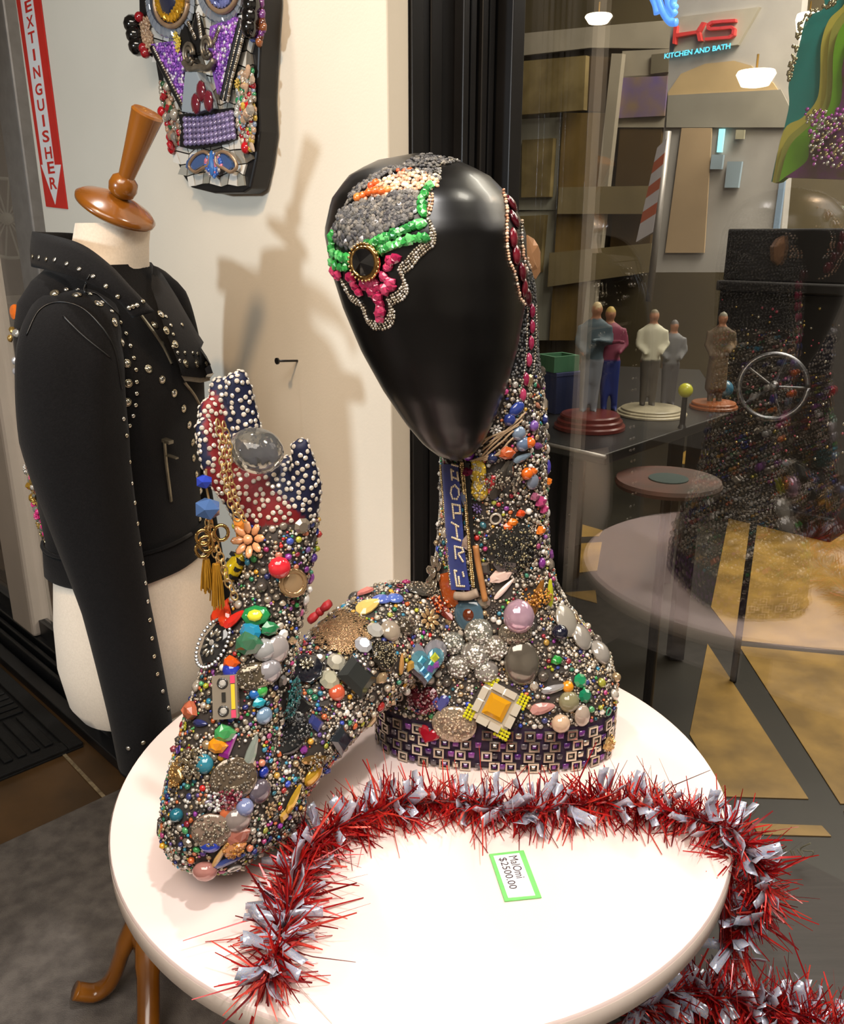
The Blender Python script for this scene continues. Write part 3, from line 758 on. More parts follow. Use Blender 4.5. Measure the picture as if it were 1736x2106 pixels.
# ---- ribbon down the neck with rhinestone letters
NK = lambda x, y: (860+x/5.266, 900+y/5.266)
def strip(name, left, right, bvh, lift, material, n=16, thick=.0012):
    L = subd([Vector((a, b, 0)) for a, b in left], n); Rr = subd([Vector((a, b, 0)) for a, b in right], n); V = []; F = []; m = 7; rows = 0
    for a, b in zip(L, Rr):
        row = []
        for k in range(m):
            q = a.lerp(b, k/(m-1)); h = hit(bvh, q.x, q.y, lift)
            if h is None: break
            row.append(h)
        if len(row) == m:
            for h in row: V.append(h[0])
            rows += 1
    for r_ in range(rows-1):
        for k in range(m-1): F.append((r_*m+k, r_*m+k+1, (r_+1)*m+k+1, (r_+1)*m+k))
    N = len(V); V += [v-Vector((0, -.0015, 0)) for v in V]; F += [tuple(N+i for i in f[::-1]) for f in F]
    for r_ in range(rows-1): F += [(r_*m, (r_+1)*m, N+(r_+1)*m, N+r_*m), (r_*m+m-1, N+r_*m+m-1, N+(r_+1)*m+m-1, (r_+1)*m+m-1)]
    return obj(name, mesh_from(V, F, True), man, None, material)
rib = strip('blue_ribbon', [NK(305, 285), NK(330, 700), NK(350, 1200), NK(390, 1640)], [NK(470, 270), NK(500, 700), NK(530, 1200), NK(580, 1640)], bvh_b, .0075, mat('navy_ribbon', (28, 44, 118), .6, noise_s=60, rgb2=(22, 36, 98), sheen=.3)); rib['label'] = 'navy ribbon with rhinestone letters'
strip('black_cord_band', [NK(535, 250), NK(560, 700), NK(590, 1100), NK(640, 1640)], [NK(580, 250), NK(605, 700), NK(630, 1100), NK(685, 1640)], bvh_b, .0085, m_black)
let = [[(370, 290), (450, 312)], [(360, 345), (370, 470)], [(425, 375), (440, 480)], [(385, 430), (440, 452)], [(365, 345), (400, 375)],
       [(400, 515), (440, 560), (445, 620), (420, 665), (375, 660), (355, 600), (365, 540), (400, 515)],
       [(370, 720), (450, 735), (458, 820), (388, 818)], [(372, 720), (390, 890)],
       [(365, 920), (455, 972)], [(410, 948), (428, 1095)], [(370, 1080), (475, 1120)],
       [(398, 1178), (410, 1325)], [(400, 1178), (478, 1195), (492, 1235), (425, 1260)], [(440, 1265), (495, 1355)],
       [(395, 1440), (420, 1605), (520, 1612)], [(440, 1510), (450, 1600)], [(400, 1440), (430, 1450)], [(485, 1460), (500, 1520)]]
bvh_r = bvh_of(rib.data); LB = Bulk()
for st in let:
    P = [Vector((*NK(*q), 0)) for q in st]
    for a, b in zip(P, P[1:]):
        m = max(2, int((b-a).length/3.3))
        for k in range(m):
            q = a.lerp(b, k/m); h = hit(bvh_r, q.x, q.y, .0002)
            if h: LB.add('dome', h[0], h[1], .0018, j(RGB(222, 206, 176, .4)))
lo_ = LB.build('rhinestone_letters', man); lo_['label'] = 'letters laid in tiny rhinestones'
for xo, yo in (((285, 300), (380, 1600)), ((490, 260), (600, 1620)), ((515, 260), (622, 1620))):
    trail([NK(*xo), NK((xo[0]+yo[0])/2+6, (xo[1]+yo[1])/2), NK(*yo)], 4.2, 'bead', .0022, [RGB(214, 190, 140, .9), RGB(190, 166, 120, .9)], bvh_b, None, .005)
def stick(name, pts, r, material, bvh, lift, flat=1.0):
    P = []
    for u, v in pts:
        h = hit(bvh, u, v, lift)
        if h: P.append(h[0])
    return MB().tube(subd(P, 4), r, 8, flat).build(name, material, man, smooth=True)
m_tan = mat('tan_stick', (176, 122, 70), .5, noise_s=40, rgb2=(150, 100, 56))
stick('tan_stick', [(982, 1118), (986, 1150), (992, 1190), (999, 1232)], .0042, m_tan, bvh_b, .010)
stick('driftwood_bit', [(945, 1222), (968, 1222), (986, 1214)], .0062, mat('grey_driftwood', (158, 140, 122), .7, noise_s=50, rgb2=(130, 114, 98)), bvh_b, .012)

# ---- one-off charms and brooches, each set on the body where the photograph shows it
used = []            # (position, radius) kept free of beads
def on(u, v, lift=0.002):
    h = hit(bvh_b, u, v, lift)
    if h is None: 
        best = min(((Vector(q)-at_y(u, v, 1.0)).length, i) for i, q in enumerate(BV[::40])); q = Vector(BV[::40][best[1]]); return q, Vector((0, -1, 0))
    return h
def charm(name, k, u, v, r, color, roll=0.0, lift=.003, label=None, keep=None, up=None, tilt=None):
    p, n = on(u, v, 0)
    if tilt is not None: n = (n+Vector(tilt)).normalized()
    o = piece(name, k, man, p+n*lift, n, r, color, roll, up); used.append((p, keep if keep is not None else (max(r[:2]) if isinstance(r, tuple) else r)*.62))
    if label: o['label'] = label
    return o
def encrust(u, v, rx, ry, n_, cols_, hgt, br=.0016):
    p_, n2 = on(u, v, 0); f = frame_of(n2)
    for k in range(n_):
        a = random.random()*6.28; q = math.sqrt(random.random()); beads.add(random.choice(['bead', 'cut']), p_+n2*(.0028+hgt*.75*math.sqrt(max(0, 1-q*q)))+f @ Vector((math.cos(a)*q*rx, math.sin(a)*q*ry, 0)), n2, br*random.uniform(.7, 1.4), j(random.choice(cols_), .25))
def local(o, name, me, mw, color=None, material=None):
    """a sub-part laid out in the frame of its part (metres)"""
    loc, rot, _ = WMX[o.name].decompose(); base = Matrix.LocRotScale(loc, rot, None)
    q = bpy.data.objects.new(name, me)
    if material and not me.materials: me.materials.append(material)
    if color is not None: q.color = color
    return link(q, o, base @ mw)
TOCAM = Vector((0, -.75, .45))
# iridescent heart
hb = charm('heart_brooch', 'heart', 868, 1362, (.037, .037, .022), RGB(150, 150, 158, .5), -.1, .004, 'clear heart-shaped crystal with rainbow facets', tilt=TOCAM)
hm = PR['heart'].mesh(False, 'heart_facet'); hm.materials.append(M_GEMO)
local(hb, 'heart_facet', hm, Matrix.Translation((0, -.001, .0095)) @ Matrix.Diagonal((.027, .027, .012, 1)), RGB(110, 170, 190, .6))
for (x, y, c, rr) in ((-.010, .008, (70, 160, 190, .4), .007), (.009, .009, (190, 200, 60, .3), .0075), (.003, -.004, (120, 90, 170, .4), .007), (.011, -.001, (160, 90, 180, .4), .006), (-.008, -.006, (60, 130, 180, .4), .0065), (-.001, -.016, (90, 160, 200, .4), .006), (.004, .002, (60, 160, 140, .3), .005)):
    local(hb, 'rainbow_facet', pmesh('sq', M_GEMO), Matrix.Translation((x, y, .0135)) @ Matrix.Rotation(random.random()*3, 4, 'Z') @ Matrix.Diagonal((rr*.8, rr*.8, .004, 1)), RGB(*c))
# yellow square brooch
yb = charm('square_brooch', 'sq', 1020, 1452, (.030, .030, .010), RGB(206, 196, 178, .5), math.radians(-26), .004, 'square brooch with amber gem, clear baguettes and yellow corners', keep=.033, tilt=TOCAM)
local(yb, 'amber_gem', PR['sq'].mesh(False, 'amber_gem'), Matrix.Translation((0, 0, .006)) @ Matrix.Diagonal((.0165, .0165, .012, 1)), RGB(196, 140, 20), M_GEMO)
bgm = MB().box((0, 0, .5), (1, 1, 1)).mesh(False, 'baguette'); bgm.materials.append(M_GEMO)
for k in range(4):
    R = Matrix.Rotation(k*math.pi/2, 4, 'Z')
    for q in (-1, 1): local(yb, 'clear_baguette', bgm, R @ Matrix.Translation((q*.009, .0245, .004)) @ Matrix.Diagonal((.016, .0095, .008, 1)), RGB(214, 204, 186, .3))
    for a in range(5):
        for b in range(3): local(yb, 'yellow_bead', pmesh('bead', M_GEMO), R @ Matrix.Translation((.0235+b*.0048, .018+a*.0042-.004, .004)) @ Matrix.Diagonal((.0027, .0027, .0027, 1)), j(RGB(196, 190, 30)))
# cassette
cs = charm('cassette_charm', 'sq', 470, 1432, (.001, .001, .001), RGB(120, 110, 98), 0, .010, 'grey miniature cassette tape charm', keep=.016, tilt=TOCAM)
CR_ = Matrix.Rotation(math.radians(6), 4, 'Z')
cb = MB().box((0, 0, 0), (.027, .046, .007)); cme = cb.mesh(False, 'cassette_shell'); cme.materials.append(M_GEMO)
local(cs, 'cassette_shell', cme, CR_, RGB(126, 116, 102))
rb_ = PR['ring'].mesh(True, 'reel'); rb_.materials.append(M_GEMO)
for y in (-.0145, .0145):
    local(cs, 'reel', rb_, CR_ @ Matrix.Translation((-.002, y, .003)) @ Matrix.Diagonal((.0062, .0062, .005, 1)), RGB(40, 38, 36))
    local(cs, 'reel_hub', pmesh('cut', M_GEMO), CR_ @ Matrix.Translation((-.002, y, .003)) @ Matrix.Diagonal((.0042, .0042, .003, 1)), RGB(210, 206, 198, .4))
wm = MB().box((0, 0, 0), (1, 1, 1)).mesh(False, 'inlay'); wm.materials.append(M_GEMO)
local(cs, 'tape_window', wm, CR_ @ Matrix.Translation((-.001, 0, .004)) @ Matrix.Diagonal((.004, .010, .002, 1)), RGB(36, 34, 32))
local(cs, 'yellow_stripe', wm, CR_ @ Matrix.Translation((.0092, 0, .004)) @ Matrix.Diagonal((.004, .026, .002, 1)), RGB(226, 190, 50))
for y in (-.018, .018): local(cs, 'pink_stripe', wm, CR_ @ Matrix.Translation((.0092, y, .004)) @ Matrix.Diagonal((.005, .008, .0022, 1)), RGB(214, 70, 104))
# oval filigree cameo on the forearm
cm = charm('oval_cameo', 'dome', 450, 1325, (.017, .027, .008), RGB(26, 26, 28), math.radians(-14), .006, 'black oval cameo with silver filigree', tilt=TOCAM)
for k in range(10):
    a = k/10*6.283
    local(cm, 'filigree_petal', pmesh('dome', M_GEMO), Matrix.Translation((math.cos(a)*.0075, math.sin(a)*.013, .0055)) @ Matrix.Rotation(a, 4, 'Z') @ Matrix.Diagonal((.0042, .0022, .003, 1)), j(RGB(200, 192, 176, .9)))
local(cm, 'filigree_centre', pmesh('cut', M_GEMO), Matrix.Translation((0, 0, .006)) @ Matrix.Diagonal((.0035, .0035, .003, 1)), RGB(220, 214, 204, .7))
for k in range(34):
    a = k/34*6.283; local(cm, 'rim_bead', pmesh('bead', M_GEMO), Matrix.Translation((math.cos(a)*.0185, math.sin(a)*.0285, .003)) @ Matrix.Diagonal((.0024, .0024, .0024, 1)), j(RGB(188, 186, 184, .7)))
# black disc with flower
bd = charm('black_disc', 'dome', 632, 1382, (.022, .025, .006), RGB(24, 25, 32), .3, .006, 'black disc with a silver flower')
local(bd, 'silver_flower', PR['flower'].mesh(True, 'silver_flower'), Matrix.Translation((.001, .003, .0042)) @ Matrix.Diagonal((.0105, .0105, .008, 1)), RGB(206, 196, 172, .9), M_GEMO)
charm('dark_crystal', 'sq', 726, 1395, (.019, .023, .022), RGB(52, 54, 52, .3), .5, .004, 'large faceted smoky crystal')
charm('studded_disc', 'dome', 785, 1350, (.020, .022, .011), RGB(52, 48, 42, .6), 0, .004, 'domed dark disc covered in tiny studs')
p_, n_ = on(785, 1350, 0)
for k in range(150):
    a = random.random()*6.28; r_ = math.sqrt(random.random())*.018; f = frame_of(n_); beads.add('bead', p_+n_*(.0045+.0078*math.sqrt(max(0, 1-(r_/.02)**2)))+f @ Vector((math.cos(a)*r_, math.sin(a)*r_, 0)), n_, .0012, j(RGB(150, 140, 116, .8)))
# filigree lace patch
fil = Bulk()
for k in range(900):
    u, v = random.gauss(702, 26), random.gauss(1303, 22)
    if ((u-702)/58)**2+((v-1303)/44)**2 < 1:
        h = hit(bvh_b, u, v, .004)
        if h: fil.add('ring', h[0], h[1], (.0036, .0028, .0022), j(RGB(150, 118, 82, .75)))
fo = fil.build('bronze_filigree', man); fo['label'] = 'bronze lace filigree patch'
used.append((on(702, 1303)[0], .032))
charm('amber_guitar_pick', 'leaf', 757, 1252, (.018, .019, .012), RGB(232, 190, 106), .5, .006, 'yellow pick-shaped charm', tilt=TOCAM)
p_, n_ = on(685, 1272, .006)
bow = MB(); f = Matrix(((1, 0, 0), (0, .5, -.85), (0, .85, .5)))
for sg in (-1, 1): bow.ring([[Vector((sg*.003, .004*math.cos(a), .004*math.sin(a))) for a in np.linspace(0, 6.283, 8, endpoint=False)], [Vector((sg*.012, .010*math.cos(a), .006*math.sin(a))) for a in np.linspace(0, 6.283, 8, endpoint=False)], [Vector((sg*.019, .008*math.cos(a), .005*math.sin(a))) for a in np.linspace(0, 6.283, 8, endpoint=False)]])
bow.ball((0, 0, 0), .006, 8, 6)
bme = bow.mesh(True, 'red_bow'); bme.materials.append(M_WOODO)
o = obj('red_bow', bme, man, M4(p_+Vector((-.014, -.004, .006)), Matrix.Rotation(-.75, 3, 'Y')), None, RGB(178, 42, 44)); o['label'] = 'small red bow on the upper arm'
# hand and wrist charms
cball = at_y(528, 927, .872)
mg = mat('clear_glass_ball', (206, 203, 194), .015, trans=.94, noise_s=80, rgb2=(228, 230, 228), bump=.35, bump_s=60)
MB().ball(cball, (.029, .029, .024), 28, 18, Matrix.Rotation(.3, 3, 'Y')).build('crystal_ball', mg, man, smooth=True)['label'] = 'clear glass ball in the cupped hand'
charm('starfish_charm', 'flower', 520, 1110, (.021, .021, .016), RGB(214, 150, 104), .2, .006, 'peach starfish charm', tilt=TOCAM)
charm('orange_charm', 'sq', 503, 1086, (.008, .014, .010), RGB(232, 140, 40), 0, .004)
charm('bee_charm', 'dome', 493, 1168, (.012, .021, .014), RGB(236, 200, 30), -.35, .006, 'yellow and black striped bee charm', tilt=TOCAM)
bo = on(493, 1168, 0)
for k in (-.5, .1, .62):
    f = frame_of((bo[1]+TOCAM).normalized(), -.35); q = bo[0]+f @ Vector((0, k*.017, .008)); 
    MB().box((0, 0, 0), (.022, .0042, .012), f).build('bee_stripe', mat('bee_black', (24, 22, 20), .4, noise_s=60, rgb2=(18, 16, 14)), man).location = q-WMX[man.name].translation
charm('red_bead', 'ball', 574, 1163, (.0125, .0125, .010), RGB(206, 40, 52), 0, .003, 'round red bead')
coin = charm('bronze_coin', 'dome', 600, 1198, (.0155, .0155, .005), RGB(182, 150, 112, .6), 0, .006, 'bronze coin', tilt=TOCAM)
local(coin, 'coin_rim', PR['ring'].mesh(True, 'coin_rim'), Matrix.Diagonal((.0165, .0165, .010, 1)), RGB(190, 154, 112, .8), M_GEMO)
charm('tulip_charm', 'heart', 468, 1262, (.016, .018, .014), RGB(214, 62, 30), 3.14, .006, 'orange red glass tulip', tilt=TOCAM)
charm('tulip_petal', 'leaf', 487, 1274, (.015, .010, .010), RGB(196, 40, 30), .8, .005, tilt=TOCAM)
charm('green_eye_gem', 'dome', 528, 1266, (.017, .012, .008), RGB(30, 130, 70), .1, .003, 'green oval gem with yellow centre', tilt=TOCAM)
charm('yellow_centre', 'dome', 528, 1266, (.009, .007, .006), RGB(226, 222, 60), .1, .008, tilt=TOCAM)
# neck, shoulder and chest pieces: (u, v, shape, r, colour, roll, name)
for (u, v, k, r, c, ro, nm) in [
    (1015, 996, 'dome', (.0135, .0135, .005), RGB(206, 56, 58), 0, 'red_button'),
    (1078, 972, 'ball', (.0085, .0085, .007), RGB(232, 106, 24), 0, 'orange_stone'), (1092, 968, 'chip', .007, RGB(226, 110, 40), 0, 'orange_stone'),
    (1052, 1072, 'chip', .008, RGB(224, 120, 30), 0, 'orange_stone'), (1042, 1082, 'chip', .008, RGB(214, 90, 24), 0, 'orange_stone'), (1068, 1054, 'chip', .0075, RGB(206, 70, 24), 0, 'orange_stone'), (1044, 1093, 'chip', .0075, RGB(214, 96, 30), 0, 'orange_stone'),
    (1050, 1125, 'cut', (.036, .036, .012), RGB(40, 39, 38, .4), .2, 'dark_round_brooch'), (1028, 985, 'leaf', (.030, .014, .010), RGB(96, 88, 80, .6), 1.2, 'grey_leaf'), (1046, 963, 'sq', (.006, .012, .006), RGB(64, 62, 58), .1, 'dark_gem'),
    (985, 970, 'dome', (.011, .020, .008), RGB(200, 166, 48, .2), 0, 'yellow_charm'), (988, 1005, 'dome', (.012, .016, .008), RGB(206, 172, 52, .2), 0, 'yellow_charm'),
    (1092, 990, 'dome', (.011, .011, .007), RGB(132, 140, 156, .1), 0, 'grey_blue_gem'), (1105, 1030, 'chip', .011, RGB(172, 60, 110), 0, 'pink_cluster'), (1112, 1046, 'chip', .009, RGB(196, 70, 124), 0, 'pink_cluster'), (1095, 1020, 'chip', .008, RGB(150, 84, 110), 0, 'pink_cluster'),
    (1072, 1095, 'chip', (.016, .013, .006), RGB(110, 98, 90), 0, 'grey_slate'), (1106, 1090, 'chip', .009, RGB(222, 120, 40), 0, 'orange_stone'), (1122, 960, 'dome', (.005, .011, .006), RGB(70, 60, 160), 0, 'violet_drop'), (1122, 990, 'chip', .007, RGB(230, 120, 30), 0, 'orange_stone'),
    (1064, 890, 'dome', .010, RGB(140, 158, 180, .2), 0, 'grey_blue_gem'), (1083, 908, 'ball', .0075, RGB(226, 106, 30), 0, 'orange_stone'), (1040, 928, 'chip', .012, RGB(214, 100, 50), 0, 'orange_stone'), (1012, 940, 'dome', .008, RGB(40, 50, 90), 0, 'navy_bead'), (1094, 875, 'dome', .008, RGB(130, 90, 170), 0, 'violet_drop'),
    (1060, 840, 'dome', (.012, .008, .007), RGB(50, 70, 150), .6, 'blue_bead'), (1046, 862, 'dome', .009, RGB(46, 60, 130), 0, 'blue_bead'), (1072, 912, 'dome', .010, RGB(120, 140, 170, .2), 0, 'grey_blue_gem'), (1072, 940, 'leaf', (.014, .009, .006), RGB(140, 160, 176, .2), .3, 'grey_blue_gem'),
    (1127, 1220, 'leaf', (.020, .012, .010), RGB(170, 170, 40), 1.2, 'olive_leaf_gem'), (1062, 1265, 'ball', (.022, .024, .018), RGB(206, 170, 190, .45), 0, 'pearl_ball'), (1100, 1230, 'leaf', (.028, .015, .012), RGB(146, 96, 40, .3), 1.0, 'amber_slice'),
    (926, 1213, 'sq', (.014, .026, .006), RGB(146, 66, 22), .45, 'brown_agate'), (966, 1263, 'dome', (.021, .024, .008), RGB(66, 92, 108), .2, 'blue_agate'), (966, 1263, 'dome', (.010, .011, .012), RGB(96, 40, 16), .2, 'agate_eye'),
    (870, 1218, 'dome', (.026, .016, .010), RGB(96, 92, 84, .6), .5, 'silver_leaf'), (905, 1245, 'leaf', (.030, .013, .010), RGB(110, 40, 30, .2), 2.5, 'rust_leaf'), (1028, 1183, 'chip', (.018, .012, .005), RGB(236, 206, 194), .3, 'pale_shard'), (1036, 1210, 'leaf', (.020, .007, .006), RGB(240, 214, 204), .8, 'pale_shard'),
    (1072, 1362, 'dome', (.025, .032, .016), RGB(128, 120, 108, .6), .1, 'grey_pebble'), (1058, 1300, 'dome', (.024, .018, .014), RGB(150, 140, 124, .7), 0, 'silver_bow'), (985, 1298, 'dome', .020, RGB(150, 150, 140, .5), 0, 'crystal_rosette'), (978, 1345, 'dome', .021, RGB(160, 154, 146, .5), 0, 'crystal_rosette'), (1018, 1330, 'dome', .018, RGB(150, 140, 128, .5), 0, 'crystal_rosette'), (1000, 1378, 'dome', .017, RGB(176, 170, 164, .5), 0, 'crystal_rosette'), (945, 1370, 'dome', .017, RGB(150, 142, 132, .5), 0, 'crystal_rosette'), (935, 1322, 'dome', .016, RGB(130, 132, 124, .5), 0, 'crystal_rosette'),
    (1160, 1278, 'dome', (.024, .024, .012), RGB(178, 172, 160, .3), 0, 'pale_round_stone'), (1192, 1312, 'dome', (.022, .020, .012), RGB(166, 160, 152, .3), 0, 'pale_round_stone'), (1228, 1345, 'dome', .019, RGB(172, 166, 158, .3), 0, 'pale_round_stone'), (1143, 1303, 'ball', .012, RGB(24, 26, 44), 0, 'navy_bead'),
    (935, 1487, 'dome', (.032, .028, .012), RGB(176, 160, 138, .5), 0, 'beaded_medallion'), (872, 1440, 'heart', (.024, .022, .012), RGB(96, 20, 34, .2), .3, 'wine_heart'), (906, 1447, 'heart', (.015, .015, .010), RGB(70, 72, 140), .2, 'blue_heart'), (882, 1510, 'heart', (.017, .016, .010), RGB(170, 20, 40), -.3, 'red_heart'),
    (1150, 1482, 'ball', (.0135, .0135, .011), RGB(222, 190, 160, .1), 0, 'pearl_button'), (1115, 1455, 'leaf', (.018, .015, .010), RGB(196, 140, 132), .2, 'rose_quartz'), (1195, 1470, 'dome', (.012, .016, .010), RGB(190, 172, 156, .2), 0, 'pebble'), (1168, 1442, 'dome', .015, RGB(138, 132, 100), 0, 'olive_stone'), (1200, 1430, 'cut', .010, RGB(20, 120, 84), 0, 'green_gem'), (1190, 1400, 'cut', .010, RGB(30, 140, 90), 0, 'green_gem'), (1166, 1412, 'dome', .009, RGB(226, 146, 30), 0, 'amber_bead'), (1140, 1415, 'leaf', (.020, .010, .010), RGB(206, 204, 206, .6), .2, 'silver_drop'), (1142, 1357, 'chip', .009, RGB(40, 150, 60), 0, 'green_gem'),
    (870, 1090, 'dome', (.007, .014, .007), RGB(90, 100, 130), .2, 'grey_blue_gem'), (895, 1010, 'chip', .010, RGB(170, 30, 90), 0, 'pink_cluster'), (893, 1025, 'chip', .010, RGB(184, 40, 100), 0, 'pink_cluster'), (897, 950, 'dome', .009, RGB(120, 40, 160), 0, 'violet_drop'), (897, 1128, 'chip', (.010, .014, .006), RGB(150, 130, 118), 0, 'pebble'), (901, 1180, 'flower', (.022, .030, .014), RGB(186, 168, 146, .8), 0, 'silver_flower_brooch'),
    (690, 1365, 'cut', .012, RGB(230, 222, 200, .5), 0, 'crystal_stone'), (676, 1402, 'cut', .013, RGB(232, 226, 196, .5), 0, 'crystal_stone'), (690, 1425, 'dome', .011, RGB(200, 90, 60), 0, 'coral_stone'), (617, 1455, 'sq', (.011, .011, .008), RGB(20, 20, 22, .2), .5, 'black_square_gem'), (590, 1432, 'flower', (.026, .026, .014), RGB(24, 84, 84, .3), .2, 'teal_flower'), (596, 1505, 'dome', (.030, .022, .010), RGB(28, 30, 32, .1), .5, 'black_plaque'), (695, 1520, 'sq', (.013, .018, .012), RGB(30, 38, 46, .2), .5, 'black_square_gem'),
    (648, 1560, 'leaf', (.026, .010, .012), RGB(176, 136, 74, .7), -.4, 'gold_cameo'), (640, 1590, 'dome', (.016, .012, .010), RGB(206, 160, 40, .4), .4, 'yellow_rose'), (600, 1640, 'leaf', (.018, .011, .010), RGB(214, 170, 50, .4), .9, 'yellow_rose'), (474, 1662, 'dome', (.013, .011, .006), RGB(222, 116, 70), .2, 'coral_button'), (434, 1733, 'dome', (.012, .010, .008), RGB(40, 70, 190), .1, 'blue_bead'), (425, 1778, 'ball', (.014, .012, .010), RGB(190, 130, 120, .1), 0, 'rose_quartz'), (470, 1765, 'leaf', (.018, .010, .008), RGB(60, 80, 150), .2, 'blue_shard'),
    (455, 1750, 'leaf', (.020, .006, .008), RGB(206, 160, 100), 1.0, 'shell_splinter'), (480, 1738, 'chip', (.014, .013, .010), RGB(196, 130, 80), .2, 'amber_slice'), (487, 1715, 'chip', (.015, .014, .009), RGB(166, 100, 84), .2, 'rose_quartz'), (470, 1530, 'sq', (.006, .015, .007), RGB(150, 30, 140), -.4, 'purple_petal'), (452, 1530, 'chip', .012, RGB(236, 150, 30), 0, 'orange_stone'), (464, 1505, 'chip', .013, RGB(70, 160, 90), 0, 'green_gem'), (515, 1545, 'leaf', (.020, .011, .008), RGB(150, 160, 150, .2), 1.1, 'opal_leaf'), (510, 1595, 'leaf', (.018, .010, .008), RGB(214, 180, 150, .3), 1.0, 'opal_leaf'), (480, 1600, 'dome', (.026, .024, .007), RGB(112, 96, 78, .4), 0, 'bronze_disc'), (402, 1570, 'flower', (.020, .018, .010), RGB(190, 172, 140, .8), 0, 'pale_flower'), (423, 1570, 'dome', .011, RGB(50, 130, 150), 0, 'teal_gem'), (372, 1590, 'chip', (.014, .020, .008), RGB(190, 150, 96, .7), 0, 'gold_nugget'), (400, 1462, 'chip', .013, RGB(186, 100, 70), 0, 'coral_stone'), (394, 1420, 'chip', .012, RGB(170, 30, 80), 0, 'pink_cluster'), (522, 1390, 'dome', (.022, .016, .010), RGB(116, 104, 84, .6), .1, 'bronze_bow'), (552, 1378, 'dome', .014, RGB(170, 166, 170, .3), 0, 'pale_round_stone'), (568, 1333, 'dome', (.014, .016, .010), RGB(178, 170, 168, .2), 0, 'pale_round_stone'), (542, 1335, 'dome', .013, RGB(176, 176, 176, .2), 0, 'pale_round_stone'), (515, 1322, 'chip', .017, RGB(60, 110, 80), 0, 'green_gem'), (518, 1300, 'cut', .012, RGB(40, 140, 180), 0, 'teal_gem'), (553, 1290, 'chip', .011, RGB(40, 130, 80), 0, 'green_gem'), (480, 1362, 'chip', .010, RGB(226, 90, 24), 0, 'orange_stone'), (478, 1377, 'dome', .010, RGB(40, 60, 180), 0, 'blue_bead'), (535, 1418, 'dome', .008, RGB(70, 180, 80), 0, 'green_gem'), (523, 1425, 'dome', .007, RGB(40, 110, 190), 0, 'blue_bead'), (530, 1442, 'chip', .008, RGB(40, 170, 190), 0, 'teal_gem'), (540, 1470, 'dome', .010, RGB(140, 170, 200, .3), 0, 'crystal_stone'), (530, 1625, 'dome', .014, RGB(110, 100, 110, .3), 0, 'grey_pebble'), (498, 1655, 'ball', .010, RGB(130, 140, 180), 0, 'violet_drop'), (487, 1682, 'dome', .015, RGB(150, 136, 130, .2), 0, 'grey_pebble'), (436, 1706, 'dome', (.022, .020, .008), RGB(150, 126, 110, .2), 0, 'bronze_disc'), (468, 1640, 'heart', (.018, .014, .010), RGB(100, 10, 40), 1.2, 'wine_heart'), (445, 1645, 'flower', .012, RGB(180, 170, 190, .5), 0, 'crystal_rosette'),
    (1245, 1525, 'chip', .013, RGB(206, 170, 110, .4), 0, 'gold_nugget'), (768, 1505, 'chip', .013, RGB(206, 190, 150), 0, 'pale_shard'), (880, 1275, 'flower', (.016, .016, .01), RGB(206, 170, 120, .6), 0, 'silver_flower_brooch'), (832, 1290, 'dome', .014, RGB(84, 74, 62, .5), 0, 'bronze_disc'), (800, 1300, 'dome', .015, RGB(176, 160, 140, .2), 0, 'pebble'), (785, 1237, 'dome', (.014, .010, .008), RGB(90, 110, 190), .2, 'blue_bead'), (812, 1235, 'dome', (.012, .010, .008), RGB(84, 110, 186), .2, 'blue_bead'), (752, 1223, 'chip', (.013, .009, .008), RGB(220, 130, 120), .2, 'coral_stone'), (770, 1300, 'cut', .012, RGB(240, 236, 226, .5), 0, 'crystal_stone'), (745, 1330, 'cut', .012, RGB(226, 226, 232, .5), 0, 'crystal_stone'), (822, 1365, 'leaf', (.014, .008, .006), RGB(190, 140, 80), 1.2, 'shell_splinter')]:
    if k == 'dome' and (max(r[:2]) if isinstance(r, tuple) else r) > .009: k = 'cab'
    charm(nm, k, u, v, r, tuple(x*.86 for x in c[:3])+(c[3],), ro, .003)
    rx, ry = (r[0], r[1]) if isinstance(r, tuple) else (r, r); hz = r[2] if isinstance(r, tuple) else r
    if nm in ('crystal_rosette', 'beaded_medallion', 'dark_round_brooch', 'silver_bow', 'silver_leaf', 'bronze_disc', 'bronze_bow', 'black_plaque', 'grey_leaf', 'gold_nugget', 'yellow_charm', 'rust_leaf', 'amber_slice', 'gold_cameo', 'pale_flower', 'teal_flower', 'wine_heart'):
        pal = {'dark_round_brooch': [RGB(60, 58, 54, .4), RGB(40, 40, 38, .3), RGB(150, 140, 110, .6)], 'black_plaque': [RGB(40, 40, 42, .3), RGB(90, 88, 84, .5)], 'crystal_rosette': [RGB(206, 202, 194, .3), RGB(150, 150, 136, .4), RGB(230, 226, 220, .2)], 'beaded_medallion': [RGB(206, 186, 160, .4), RGB(176, 152, 126, .4)], 'yellow_charm': [RGB(206, 170, 50), RGB(190, 180, 160, .5)], 'rust_leaf': [RGB(190, 84, 30), RGB(180, 160, 140, .5)], 'amber_slice': [RGB(190, 130, 40), RGB(150, 96, 40)], 'wine_heart': [RGB(110, 20, 40), RGB(150, 120, 120, .4)], 'teal_flower': [RGB(24, 90, 90), RGB(20, 60, 66)], 'gold_nugget': [RGB(206, 164, 100, .7), RGB(180, 140, 84, .7)]}.get(nm, [RGB(170, 156, 136, .6), RGB(130, 118, 102, .6), RGB(96, 88, 78, .5)])
        encrust(u, v, rx*.92, ry*.92, int(90*rx*ry/.0004)+14, pal, hz)
